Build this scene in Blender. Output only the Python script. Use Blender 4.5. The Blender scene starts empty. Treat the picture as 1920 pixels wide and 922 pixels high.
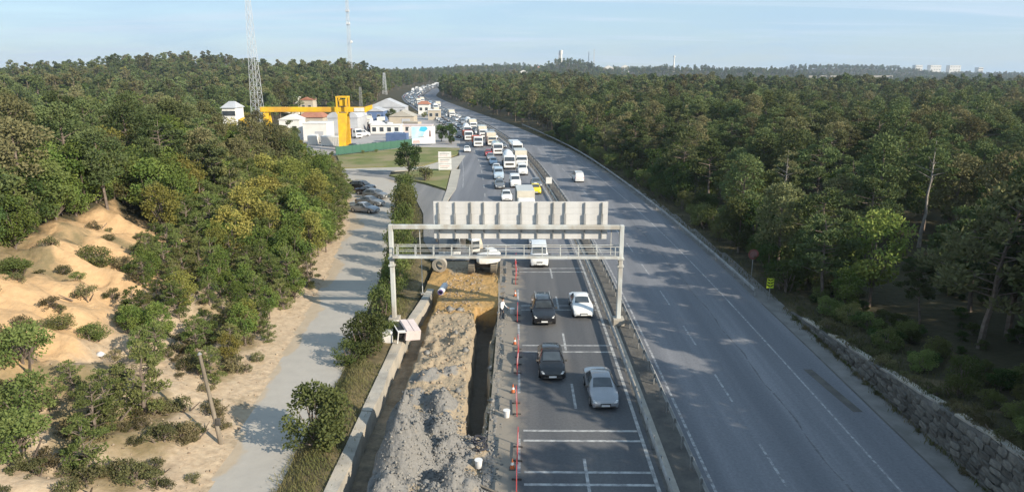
import bpy, bmesh, math, random
import numpy as np
from mathutils import Vector, Matrix, noise as mnoise

SC = bpy.context.scene
COL = SC.collection
R = math.radians
random.seed(7)
RNG = np.random.default_rng(11)

# ------------------------------------------------------------------ camera
CAM_H = 20.0
cam_d = bpy.data.cameras.new('camera')
cam = bpy.data.objects.new('camera', cam_d)
COL.objects.link(cam)
cam.location = (0, 0, CAM_H)
cam.rotation_euler = (R(90 - 14.3), 0, R(0.66))
cam_d.sensor_width = 36.0
cam_d.lens = 1300.0 / 1920.0 * 36.0
cam_d.clip_start = 0.5
cam_d.clip_end = 20000
SC.camera = cam

# ------------------------------------------------------------------ light
SUN_EL, SUN_AZ = 26.0, -34.0      # azimuth of the sun measured from +X towards +Y
sun_dir = Vector((math.cos(R(SUN_EL)) * math.cos(R(SUN_AZ)), math.cos(R(SUN_EL)) * math.sin(R(SUN_AZ)), math.sin(R(SUN_EL))))
sun_d = bpy.data.lights.new('sun', 'SUN')
sun_d.energy = 5.0
sun_d.angle = R(0.53)
sun_d.color = (1.0, 0.89, 0.72)
sun = bpy.data.objects.new('sun', sun_d)
COL.objects.link(sun)
sun.rotation_euler = sun_dir.to_track_quat('Z', 'Y').to_euler()

world = bpy.data.worlds.new('World')
SC.world = world
world.use_nodes = True
wn, wl = world.node_tree.nodes, world.node_tree.links
wn.clear()
sky = wn.new('ShaderNodeTexSky')
sky.sky_type = 'NISHITA'
sky.sun_disc = False
sky.sun_elevation = R(SUN_EL)
sky.sun_rotation = R(90 - SUN_AZ)
sky.air_density = 1.0
sky.dust_density = 0.15
sky.ozone_density = 3.0
sky.altitude = 100
bg = wn.new('ShaderNodeBackground')
bg.inputs['Strength'].default_value = 0.104
wout = wn.new('ShaderNodeOutputWorld')
# thin cirrus over the sky
tc = wn.new('ShaderNodeTexCoord')
sep = wn.new('ShaderNodeSeparateXYZ')
wl.new(tc.outputs['Generated'], sep.inputs[0])
addz = wn.new('ShaderNodeMath'); addz.operation = 'ADD'; addz.inputs[1].default_value = 0.10
wl.new(sep.outputs['Z'], addz.inputs[0])
maxz = wn.new('ShaderNodeMath'); maxz.operation = 'MAXIMUM'; maxz.inputs[1].default_value = 0.03
wl.new(addz.outputs[0], maxz.inputs[0])
dx = wn.new('ShaderNodeMath'); dx.operation = 'DIVIDE'
dy = wn.new('ShaderNodeMath'); dy.operation = 'DIVIDE'
wl.new(sep.outputs['X'], dx.inputs[0]); wl.new(maxz.outputs[0], dx.inputs[1])
wl.new(sep.outputs['Y'], dy.inputs[0]); wl.new(maxz.outputs[0], dy.inputs[1])
cmb = wn.new('ShaderNodeCombineXYZ')
wl.new(dx.outputs[0], cmb.inputs['X']); wl.new(dy.outputs[0], cmb.inputs['Y'])
nz = wn.new('ShaderNodeTexNoise')
nz.inputs['Scale'].default_value = 0.55
nz.inputs['Detail'].default_value = 5
nz.inputs['Roughness'].default_value = 0.62
nz.inputs['Distortion'].default_value = 0.6
wl.new(cmb.outputs[0], nz.inputs['Vector'])
ramp = wn.new('ShaderNodeMapRange')
ramp.inputs['From Min'].default_value = 0.42
ramp.inputs['From Max'].default_value = 0.75
ramp.inputs['To Min'].default_value = 0.6
ramp.inputs['To Max'].default_value = 0.92
wl.new(nz.outputs['Fac'], ramp.inputs['Value'])
cmix = wn.new('ShaderNodeMix'); cmix.data_type = 'RGBA'
wl.new(ramp.outputs[0], cmix.inputs['Factor'])
wl.new(sky.outputs[0], cmix.inputs['A'])
cmix.inputs['B'].default_value = (3.45, 4.95, 6.4, 1)
nz2 = wn.new('ShaderNodeTexNoise')
nz2.inputs['Scale'].default_value = 0.9
nz2.inputs['Detail'].default_value = 6
nz2.inputs['Roughness'].default_value = 0.6
nz2.inputs['Distortion'].default_value = 1.2
mp2 = wn.new('ShaderNodeMapping')
mp2.inputs['Scale'].default_value = (0.35, 1.5, 1)
mp2.inputs['Rotation'].default_value = (0, 0, 0.5)
wl.new(cmb.outputs[0], mp2.inputs['Vector'])
wl.new(mp2.outputs[0], nz2.inputs['Vector'])
rm2 = wn.new('ShaderNodeMapRange')
rm2.inputs['From Min'].default_value = 0.48
rm2.inputs['From Max'].default_value = 0.72
rm2.inputs['To Max'].default_value = 0.9
wl.new(nz2.outputs['Fac'], rm2.inputs['Value'])
cm2 = wn.new('ShaderNodeMix'); cm2.data_type = 'RGBA'
wl.new(rm2.outputs[0], cm2.inputs['Factor'])
wl.new(cmix.outputs['Result'], cm2.inputs['A'])
cm2.inputs['B'].default_value = (5.0, 5.9, 6.9, 1)
wl.new(cm2.outputs['Result'], bg.inputs['Color'])
wl.new(bg.outputs[0], wout.inputs[0])

SC.view_settings.view_transform = 'Standard'
SC.view_settings.look = 'None'
SC.view_settings.exposure = 0.5
SC.view_settings.gamma = 1.0
SC.view_settings.use_curve_mapping = False
SC.cycles.max_bounces = 5
SC.cycles.diffuse_bounces = 2
SC.cycles.glossy_bounces = 2
SC.cycles.transmission_bounces = 3
SC.cycles.transparent_max_bounces = 6
SC.cycles.volume_bounces = 0
SC.cycles.use_denoising = True
SC.cycles.use_adaptive_sampling = True
SC.cycles.adaptive_threshold = 0.02
SC.cycles.caustics_reflective = False
SC.cycles.caustics_refractive = False

# ------------------------------------------------------------------ materials
MATS = {}


def mat(name, c1, c2=None, scale=1.0, rough=0.8, bump=0.0, bscale=None, detail=4.0, metallic=0.0, stretch=(1, 1, 1),
        lo=0.35, hi=0.65, spec=0.3, coat=0.0, c3=None, s3=0.1, coord='Object', rnd=0.0):
    m = bpy.data.materials.new(name)
    m.use_nodes = True
    n, l = m.node_tree.nodes, m.node_tree.links
    b = n['Principled BSDF']
    b.inputs['Roughness'].default_value = rough
    b.inputs['Metallic'].default_value = metallic
    b.inputs['Specular IOR Level'].default_value = spec
    b.inputs['Coat Weight'].default_value = coat
    t = n.new('ShaderNodeTexCoord')
    mp = n.new('ShaderNodeMapping')
    mp.inputs['Scale'].default_value = stretch
    l.new(t.outputs[coord], mp.inputs['Vector'])
    if c2 is None:
        c2 = tuple(x * 0.86 for x in c1)
    ns = n.new('ShaderNodeTexNoise')
    ns.inputs['Scale'].default_value = scale
    ns.inputs['Detail'].default_value = detail
    ns.inputs['Roughness'].default_value = 0.6
    l.new(mp.outputs[0], ns.inputs['Vector'])
    mr = n.new('ShaderNodeMapRange')
    mr.inputs['From Min'].default_value = lo
    mr.inputs['From Max'].default_value = hi
    l.new(ns.outputs['Fac'], mr.inputs['Value'])
    mx = n.new('ShaderNodeMix'); mx.data_type = 'RGBA'
    mx.inputs['A'].default_value = (*c1, 1)
    mx.inputs['B'].default_value = (*c2, 1)
    l.new(mr.outputs[0], mx.inputs['Factor'])
    out = mx.outputs['Result']
    if c3 is not None:
        n3 = n.new('ShaderNodeTexNoise')
        n3.inputs['Scale'].default_value = s3
        n3.inputs['Detail'].default_value = 3
        l.new(mp.outputs[0], n3.inputs['Vector'])
        r3 = n.new('ShaderNodeMapRange')
        r3.inputs['From Min'].default_value = 0.45
        r3.inputs['From Max'].default_value = 0.65
        l.new(n3.outputs['Fac'], r3.inputs['Value'])
        m3 = n.new('ShaderNodeMix'); m3.data_type = 'RGBA'
        l.new(r3.outputs[0], m3.inputs['Factor'])
        l.new(out, m3.inputs['A'])
        m3.inputs['B'].default_value = (*c3, 1)
        out = m3.outputs['Result']
    if rnd:
        oi = n.new('ShaderNodeObjectInfo')
        hs = n.new('ShaderNodeHueSaturation')
        rr = n.new('ShaderNodeMapRange')
        rr.inputs['To Min'].default_value = 1 - rnd
        rr.inputs['To Max'].default_value = 1 + rnd
        l.new(oi.outputs['Random'], rr.inputs['Value'])
        l.new(rr.outputs[0], hs.inputs['Value'])
        l.new(out, hs.inputs['Color'])
        out = hs.outputs['Color']
    l.new(out, b.inputs['Base Color'])
    if bump:
        bn = n.new('ShaderNodeTexNoise')
        bn.inputs['Scale'].default_value = bscale or scale * 3
        bn.inputs['Detail'].default_value = 5
        l.new(mp.outputs[0], bn.inputs['Vector'])
        bb = n.new('ShaderNodeBump')
        bb.inputs['Strength'].default_value = bump
        bb.inputs['Distance'].default_value = 0.1
        l.new(bn.outputs['Fac'], bb.inputs['Height'])
        l.new(bb.outputs[0], b.inputs['Normal'])
    MATS[name] = m
    return m


def leaf_mat(name, c1, c2, c3, trans=0.25, nscale=0.5):
    """foliage: three leaf colours mixed per tree and per clump"""
    m = bpy.data.materials.new(name)
    m.use_nodes = True
    n, l = m.node_tree.nodes, m.node_tree.links
    n.clear()
    out = n.new('ShaderNodeOutputMaterial')
    oi = n.new('ShaderNodeObjectInfo')
    t = n.new('ShaderNodeTexCoord')
    ns = n.new('ShaderNodeTexNoise')
    ns.inputs['Scale'].default_value = nscale
    ns.inputs['Detail'].default_value = 3
    l.new(t.outputs['Object'], ns.inputs['Vector'])
    mr = n.new('ShaderNodeMapRange')
    mr.inputs['From Min'].default_value = 0.35
    mr.inputs['From Max'].default_value = 0.65
    l.new(ns.outputs['Fac'], mr.inputs['Value'])
    m1 = n.new('ShaderNodeMix'); m1.data_type = 'RGBA'
    m1.inputs['A'].default_value = (*c1, 1)
    m1.inputs['B'].default_value = (*c2, 1)
    l.new(mr.outputs[0], m1.inputs['Factor'])
    rr = n.new('ShaderNodeMapRange')
    rr.inputs['From Min'].default_value = 0.45
    rr.inputs['From Max'].default_value = 1.0
    rr.inputs['To Max'].default_value = 0.85
    l.new(oi.outputs['Random'], rr.inputs['Value'])
    m2 = n.new('ShaderNodeMix'); m2.data_type = 'RGBA'
    l.new(rr.outputs[0], m2.inputs['Factor'])
    l.new(m1.outputs['Result'], m2.inputs['A'])
    m2.inputs['B'].default_value = (*c3, 1)
    hs = n.new('ShaderNodeHueSaturation')
    ma = n.new('ShaderNodeMath'); ma.operation = 'MULTIPLY_ADD'
    ma.inputs[1].default_value = 7.31
    ma.inputs[2].default_value = 0.0
    l.new(oi.outputs['Random'], ma.inputs[0])
    fr = n.new('ShaderNodeMath'); fr.operation = 'FRACT'
    l.new(ma.outputs[0], fr.inputs[0])
    mv = n.new('ShaderNodeMapRange')
    mv.inputs['To Min'].default_value = 0.62
    mv.inputs['To Max'].default_value = 1.4
    l.new(fr.outputs[0], mv.inputs['Value'])
    l.new(mv.outputs[0], hs.inputs['Value'])
    l.new(m2.outputs['Result'], hs.inputs['Color'])
    d = n.new('ShaderNodeBsdfDiffuse')
    tr = n.new('ShaderNodeBsdfTranslucent')
    l.new(hs.outputs[0], d.inputs['Color'])
    l.new(hs.outputs[0], tr.inputs['Color'])
    mix = n.new('ShaderNodeMixShader')
    mix.inputs[0].default_value = trans
    l.new(d.outputs[0], mix.inputs[1])
    l.new(tr.outputs[0], mix.inputs[2])
    l.new(mix.outputs[0], out.inputs[0])
    MATS[name] = m
    return m


def attr_mat(name, cols, attr, rough=0.95, nscale=1.2, bump=0.5, bscale=3.0, fine=9.0):
    """ground: colour attribute channels weigh four ground tones, broken up by noise"""
    m = bpy.data.materials.new(name)
    m.use_nodes = True
    n, l = m.node_tree.nodes, m.node_tree.links
    b = n['Principled BSDF']
    b.inputs['Roughness'].default_value = rough
    b.inputs['Specular IOR Level'].default_value = 0.15
    a = n.new('ShaderNodeAttribute'); a.attribute_name = attr
    s = n.new('ShaderNodeSeparateColor')
    l.new(a.outputs['Color'], s.inputs[0])
    t = n.new('ShaderNodeTexCoord')
    ns = n.new('ShaderNodeTexNoise')
    ns.inputs['Scale'].default_value = nscale
    ns.inputs['Detail'].default_value = 6
    ns.inputs['Roughness'].default_value = 0.65
    l.new(t.outputs['Object'], ns.inputs['Vector'])
    nf = n.new('ShaderNodeTexNoise')
    nf.inputs['Scale'].default_value = fine
    nf.inputs['Detail'].default_value = 4
    l.new(t.outputs['Object'], nf.inputs['Vector'])
    cur = None
    rgb = n.new('ShaderNodeMix'); rgb.data_type = 'RGBA'
    rgb.inputs['A'].default_value = (*cols[0][0], 1)
    rgb.inputs['B'].default_value = (*cols[0][1], 1)
    l.new(nf.outputs['Fac'], rgb.inputs['Factor'])
    cur = rgb.outputs['Result']
    for k in range(3):
        if k + 1 >= len(cols):
            break
        c = n.new('ShaderNodeMix'); c.data_type = 'RGBA'
        c.inputs['A'].default_value = (*cols[k + 1][0], 1)
        c.inputs['B'].default_value = (*cols[k + 1][1], 1)
        l.new(nf.outputs['Fac'], c.inputs['Factor'])
        ad = n.new('ShaderNodeMath'); ad.operation = 'ADD'
        l.new(s.outputs[k], ad.inputs[0])
        l.new(ns.outputs['Fac'], ad.inputs[1])
        mr = n.new('ShaderNodeMapRange')
        mr.inputs['From Min'].default_value = 0.85
        mr.inputs['From Max'].default_value = 1.15
        l.new(ad.outputs[0], mr.inputs['Value'])
        mx = n.new('ShaderNodeMix'); mx.data_type = 'RGBA'
        l.new(mr.outputs[0], mx.inputs['Factor'])
        l.new(cur, mx.inputs['A'])
        l.new(c.outputs['Result'], mx.inputs['B'])
        cur = mx.outputs['Result']
    l.new(cur, b.inputs['Base Color'])
    bn = n.new('ShaderNodeTexNoise')
    bn.inputs['Scale'].default_value = bscale
    bn.inputs['Detail'].default_value = 6
    l.new(t.outputs['Object'], bn.inputs['Vector'])
    bb = n.new('ShaderNodeBump')
    bb.inputs['Strength'].default_value = bump
    bb.inputs['Distance'].default_value = 0.15
    l.new(bn.outputs['Fac'], bb.inputs['Height'])
    l.new(bb.outputs[0], b.inputs['Normal'])
    MATS[name] = m
    return m


def road_mat(name, c1, c2, patch, dust=None, dust_edge=0.0):
    """asphalt: fine aggregate, long wheel-track streaks, darker repair patches and, on one side, dust"""
    m = mat(name, c1, c2, scale=0.35, rough=0.82, bump=0.15, bscale=30, detail=6, stretch=(2.2, 0.09, 1), lo=0.3, hi=0.7, c3=patch, s3=0.16, spec=0.35)
    n, l = m.node_tree.nodes, m.node_tree.links
    b = n['Principled BSDF']
    src = b.inputs['Base Color'].links[0].from_socket
    t = n.new('ShaderNodeTexCoord')
    f = n.new('ShaderNodeTexNoise')
    f.inputs['Scale'].default_value = 6.0
    f.inputs['Detail'].default_value = 6
    f.inputs['Roughness'].default_value = 0.7
    l.new(t.outputs['Object'], f.inputs['Vector'])
    fr = n.new('ShaderNodeMapRange')
    fr.inputs['To Min'].default_value = 0.82
    fr.inputs['To Max'].default_value = 1.18
    fr.inputs['From Min'].default_value = 0.3
    fr.inputs['From Max'].default_value = 0.7
    l.new(f.outputs['Fac'], fr.inputs['Value'])
    hs = n.new('ShaderNodeHueSaturation')
    l.new(src, hs.inputs['Color'])
    l.new(fr.outputs[0], hs.inputs['Value'])
    cur = hs.outputs[0]
    if dust:
        s = n.new('ShaderNodeSeparateXYZ')
        l.new(t.outputs['Object'], s.inputs[0])
        d2 = n.new('ShaderNodeTexNoise')
        d2.inputs['Scale'].default_value = 0.8
        d2.inputs['Detail'].default_value = 5
        l.new(t.outputs['Object'], d2.inputs['Vector'])
        ma = n.new('ShaderNodeMath'); ma.operation = 'MULTIPLY_ADD'
        ma.inputs[1].default_value = 2.2
        l.new(d2.outputs['Fac'], ma.inputs[0])
        l.new(s.outputs['X'], ma.inputs[2])
        mr = n.new('ShaderNodeMapRange')
        mr.inputs['From Min'].default_value = dust_edge + 0.6
        mr.inputs['From Max'].default_value = dust_edge + 1.5
        mr.inputs['To Min'].default_value = 0.92
        mr.inputs['To Max'].default_value = 0.0
        l.new(ma.outputs[0], mr.inputs['Value'])
        # only where the roadworks are
        my = n.new('ShaderNodeMapRange')
        my.inputs['From Min'].default_value = 66
        my.inputs['From Max'].default_value = 84
        my.inputs['To Min'].default_value = 1
        my.inputs['To Max'].default_value = 0
        l.new(s.outputs['Y'], my.inputs['Value'])
        mm = n.new('ShaderNodeMath'); mm.operation = 'MULTIPLY'
        l.new(mr.outputs[0], mm.inputs[0]); l.new(my.outputs[0], mm.inputs[1])
        mx = n.new('ShaderNodeMix'); mx.data_type = 'RGBA'
        l.new(mm.outputs[0], mx.inputs['Factor'])
        l.new(cur, mx.inputs['A'])
        mx.inputs['B'].default_value = (*dust, 1)
        cur = mx.outputs['Result']
    l.new(cur, b.inputs['Base Color'])
    return m


road_mat('asphalt_near', (0.075, 0.078, 0.085), (0.11, 0.11, 0.114), (0.14, 0.136, 0.134), dust=(0.27, 0.235, 0.19), dust_edge=0.0)
road_mat('asphalt_far', (0.14, 0.146, 0.162), (0.225, 0.226, 0.24), (0.14, 0.145, 0.16))
road_mat('asphalt_slip', (0.19, 0.185, 0.18), (0.25, 0.24, 0.23), (0.16, 0.16, 0.16))
road_mat('dusty_road', (0.35, 0.345, 0.335), (0.41, 0.4, 0.38), (0.3, 0.295, 0.28))
mat('median_soil', (0.085, 0.082, 0.078), (0.14, 0.13, 0.115), 0.9, 0.95, 0.4, 6)
mat('tar', (0.1, 0.1, 0.105), (0.17, 0.17, 0.175), 3, 0.8)
mat('paint', (0.46, 0.46, 0.45), (0.22, 0.22, 0.22), 2.6, 0.65, lo=0.36, hi=0.62, detail=6)
mat('paint_worn', (0.42, 0.42, 0.42), (0.16, 0.16, 0.17), 3.2, 0.7, lo=0.4, hi=0.62, detail=6)
mat('concrete', (0.4, 0.375, 0.33), (0.27, 0.25, 0.22), 0.9, 0.9, 0.25, 8, c3=(0.44, 0.39, 0.32), s3=0.5)
mat('concrete_dark', (0.22, 0.21, 0.2), (0.15, 0.145, 0.135), 0.7, 0.9, 0.3, 7)
mat('yard_concrete', (0.42, 0.4, 0.385), (0.33, 0.315, 0.3), 0.12, 0.9, 0.1, 2, c3=(0.28, 0.26, 0.25), s3=0.05)
mat('pale_paving', (0.45, 0.42, 0.36), (0.37, 0.345, 0.3), 0.4, 0.9)
mat('lawn', (0.115, 0.15, 0.04), (0.2, 0.2, 0.075), 0.25, 0.95, 0.6, 5, c3=(0.26, 0.22, 0.12), s3=0.12)
mat('stone', (0.10, 0.095, 0.085), (0.19, 0.175, 0.15), 1.6, 0.95, 0.6, 7, rnd=0.35)
mat('mortar', (0.12, 0.115, 0.105), (0.17, 0.16, 0.15), 2, 0.95, 0.4, 9)
mat('mast_grey', (0.62, 0.64, 0.66), (0.5, 0.52, 0.54), 0.3, 0.6)
mat('steel', (0.52, 0.52, 0.51), (0.38, 0.375, 0.36), 1.2, 0.5, metallic=0.35)
mat('steel_paint', (0.6, 0.62, 0.6), (0.46, 0.47, 0.45), 0.8, 0.6, stretch=(1, 1, 0.5), c3=(0.4, 0.37, 0.32), s3=0.9)
mat('alu', (0.72, 0.71, 0.69), (0.6, 0.59, 0.575), 0.5, 0.5, metallic=0.1, stretch=(1.2, 1, 0.5), c3=(0.58, 0.56, 0.53), s3=0.5)
mat('zinc', (0.36, 0.36, 0.355), (0.22, 0.215, 0.2), 0.9, 0.6, metallic=0.15)
mat('dark_steel', (0.06, 0.06, 0.06), (0.1, 0.09, 0.08), 3, 0.6)
mat('rubber', (0.018, 0.018, 0.018), (0.03, 0.03, 0.028), 6, 0.85)
mat('glass', (0.03, 0.038, 0.046), (0.055, 0.066, 0.076), 1.6, 0.05, spec=1.0)
mat('rim', (0.42, 0.42, 0.42), (0.3, 0.3, 0.3), 3, 0.35, metallic=0.6)
mat('lamp_glass', (0.75, 0.75, 0.72), (0.5, 0.5, 0.5), 4, 0.15)
mat('plate', (0.8, 0.8, 0.78), (0.7, 0.7, 0.7), 5, 0.5)
mat('bark', (0.13, 0.1, 0.08), (0.22, 0.18, 0.15), 2.5, 0.95, 0.5, 8)
mat('pale_bark', (0.32, 0.29, 0.26), (0.22, 0.195, 0.17), 2.5, 0.95, 0.5, 8)
mat('weathered_wood', (0.27, 0.23, 0.18), (0.18, 0.15, 0.115), 1.2, 0.9, 0.3, 9, stretch=(4, 4, 0.5))
mat('yellow_steel', (0.82, 0.52, 0.03), (0.72, 0.43, 0.025), 0.4, 0.6, c3=(0.62, 0.34, 0.05), s3=0.35)
mat('white_wall', (0.78, 0.76, 0.72), (0.66, 0.64, 0.6), 0.2, 0.8)
mat('beige_wall', (0.52, 0.45, 0.35), (0.42, 0.37, 0.3), 0.25, 0.85)
mat('grey_sheet', (0.5, 0.51, 0.53), (0.4, 0.41, 0.43), 0.3, 0.6)
mat('blue_sheet', (0.1, 0.16, 0.3), (0.14, 0.2, 0.34), 0.3, 0.6)
mat('terracotta', (0.42, 0.19, 0.12), (0.34, 0.15, 0.1), 0.6, 0.85)
mat('window_dark', (0.04, 0.05, 0.06), (0.07, 0.08, 0.09), 1, 0.2)
mat('fence_green', (0.045, 0.12, 0.085), (0.06, 0.15, 0.105), 0.6, 0.7)
mat('red_plastic', (0.52, 0.06, 0.065), (0.42, 0.09, 0.09), 1.5, 0.6)
mat('orange_plastic', (0.55, 0.15, 0.05), (0.42, 0.12, 0.05), 2, 0.6)
mat('white_plastic', (0.78, 0.77, 0.75), (0.62, 0.61, 0.6), 1, 0.5)
mat('pink_panel', (0.68, 0.58, 0.56), (0.58, 0.49, 0.47), 1, 0.6)
mat('purple_plastic', (0.12, 0.08, 0.24), (0.08, 0.06, 0.18), 2, 0.6)
mat('excavator_white', (0.74, 0.74, 0.72), (0.6, 0.58, 0.54), 1.5, 0.45)
mat('excavator_beige', (0.58, 0.51, 0.38), (0.46, 0.4, 0.3), 1.5, 0.6)
mat('track_mud', (0.3, 0.25, 0.18), (0.17, 0.15, 0.12), 3, 0.95, 0.5)
mat('chevron_yellow', (0.62, 0.72, 0.04), (0.52, 0.62, 0.04), 2, 0.5)
mat('black_paint', (0.02, 0.02, 0.02), None, 2, 0.5)
mat('sign_red', (0.3, 0.09, 0.08), (0.22, 0.08, 0.07), 3, 0.7)
mat('sign_faded', (0.3, 0.16, 0.14), (0.2, 0.1, 0.09), 4, 0.7)
mat('rock', (0.23, 0.225, 0.215), (0.14, 0.14, 0.138), 3, 0.95, 0.6, 12, c3=(0.3, 0.285, 0.26), s3=1.1)
mat('bank_rock', (0.42, 0.34, 0.25), (0.24, 0.18, 0.13), 2, 0.95, 0.5, 8)
mat('skin', (0.5, 0.32, 0.23), (0.44, 0.28, 0.2), 6, 0.6)
mat('shirt', (0.78, 0.78, 0.77), (0.68, 0.68, 0.68), 5, 0.85)
mat('trousers', (0.03, 0.035, 0.05), (0.05, 0.05, 0.06), 5, 0.9)
mat('hair', (0.02, 0.015, 0.012), None, 8, 0.7)
mat('sky_print', (0.36, 0.6, 0.78), (0.62, 0.78, 0.86), 0.5, 0.5)
mat('cyan_print', (0.05, 0.45, 0.68), (0.1, 0.52, 0.72), 0.5, 0.5)
mat('white_print', (0.85, 0.85, 0.84), (0.76, 0.77, 0.8), 0.6, 0.5)
mat('brown_print', (0.3, 0.2, 0.19), (0.22, 0.15, 0.15), 1, 0.5)
mat('pink_print', (0.72, 0.5, 0.46), (0.62, 0.42, 0.4), 1, 0.5)
mat('grey_print', (0.42, 0.41, 0.4), (0.34, 0.33, 0.32), 1, 0.5)
CAR_COLS = {
    'white': (0.78, 0.78, 0.77), 'silver': (0.34, 0.35, 0.37), 'grey': (0.2, 0.21, 0.22), 'black': (0.012, 0.012, 0.014),
    'red': (0.42, 0.03, 0.025), 'blue': (0.05, 0.1, 0.26), 'yellow': (0.8, 0.62, 0.01), 'orange': (0.68, 0.14, 0.03), 'cream': (0.62, 0.57, 0.47),
    'pale_green': (0.5, 0.58, 0.5), 'light_blue': (0.42, 0.52, 0.62)}
for k, v in CAR_COLS.items():
    mat('car_' + k, v, tuple(x * 0.9 for x in v), 1.5, 0.32 if k in ('white', 'cream') else 0.26, coat=0.5, metallic=0.35 if k in ('silver', 'grey') else 0.0, spec=0.5)
leaf_mat('pine_leaf', (0.085, 0.122, 0.05), (0.14, 0.168, 0.07), (0.185, 0.16, 0.085), 0.2, 0.35)
leaf_mat('young_leaf', (0.115, 0.16, 0.05), (0.185, 0.215, 0.075), (0.215, 0.205, 0.085), 0.35, 0.4)
leaf_mat('broad_leaf', (0.12, 0.18, 0.048), (0.19, 0.225, 0.06), (0.29, 0.24, 0.07), 0.25, 0.3)
leaf_mat('dark_leaf', (0.055, 0.095, 0.032), (0.1, 0.14, 0.045), (0.13, 0.14, 0.055), 0.33, 0.4)
leaf_mat('scrub_leaf', (0.105, 0.115, 0.05), (0.15, 0.145, 0.07), (0.2, 0.16, 0.09), 0.25, 0.6)
leaf_mat('grass_leaf', (0.12, 0.15, 0.05), (0.25, 0.205, 0.115), (0.2, 0.19, 0.085), 0.3, 0.45)
attr_mat('terrain', [((0.042, 0.042, 0.024), (0.085, 0.072, 0.042)), ((0.58, 0.395, 0.22), (0.42, 0.27, 0.145)), ((0.54, 0.44, 0.315), (0.28, 0.2, 0.135)), ((0.15, 0.13, 0.065), (0.27, 0.2, 0.12))], 'soil', nscale=0.45, bump=0.9, bscale=1.9, fine=2.6)
attr_mat('service', [((0.36, 0.335, 0.3), (0.45, 0.415, 0.365)), ((0.52, 0.43, 0.32), (0.36, 0.285, 0.205))], 'soil', nscale=0.7, bump=0.1, bscale=4, fine=1.2)
attr_mat('spoil', [((0.40, 0.325, 0.23), (0.25, 0.2, 0.14)), ((0.5, 0.32, 0.13), (0.33, 0.2, 0.08)), ((0.27, 0.26, 0.245), (0.15, 0.146, 0.14)), ((0.12, 0.105, 0.085), (0.17, 0.15, 0.12))], 'soil', nscale=0.8, bump=0.9, bscale=4)  # last pair is the shade tone of the trench and ditch


def M(n):
    return MATS[n]

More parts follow.
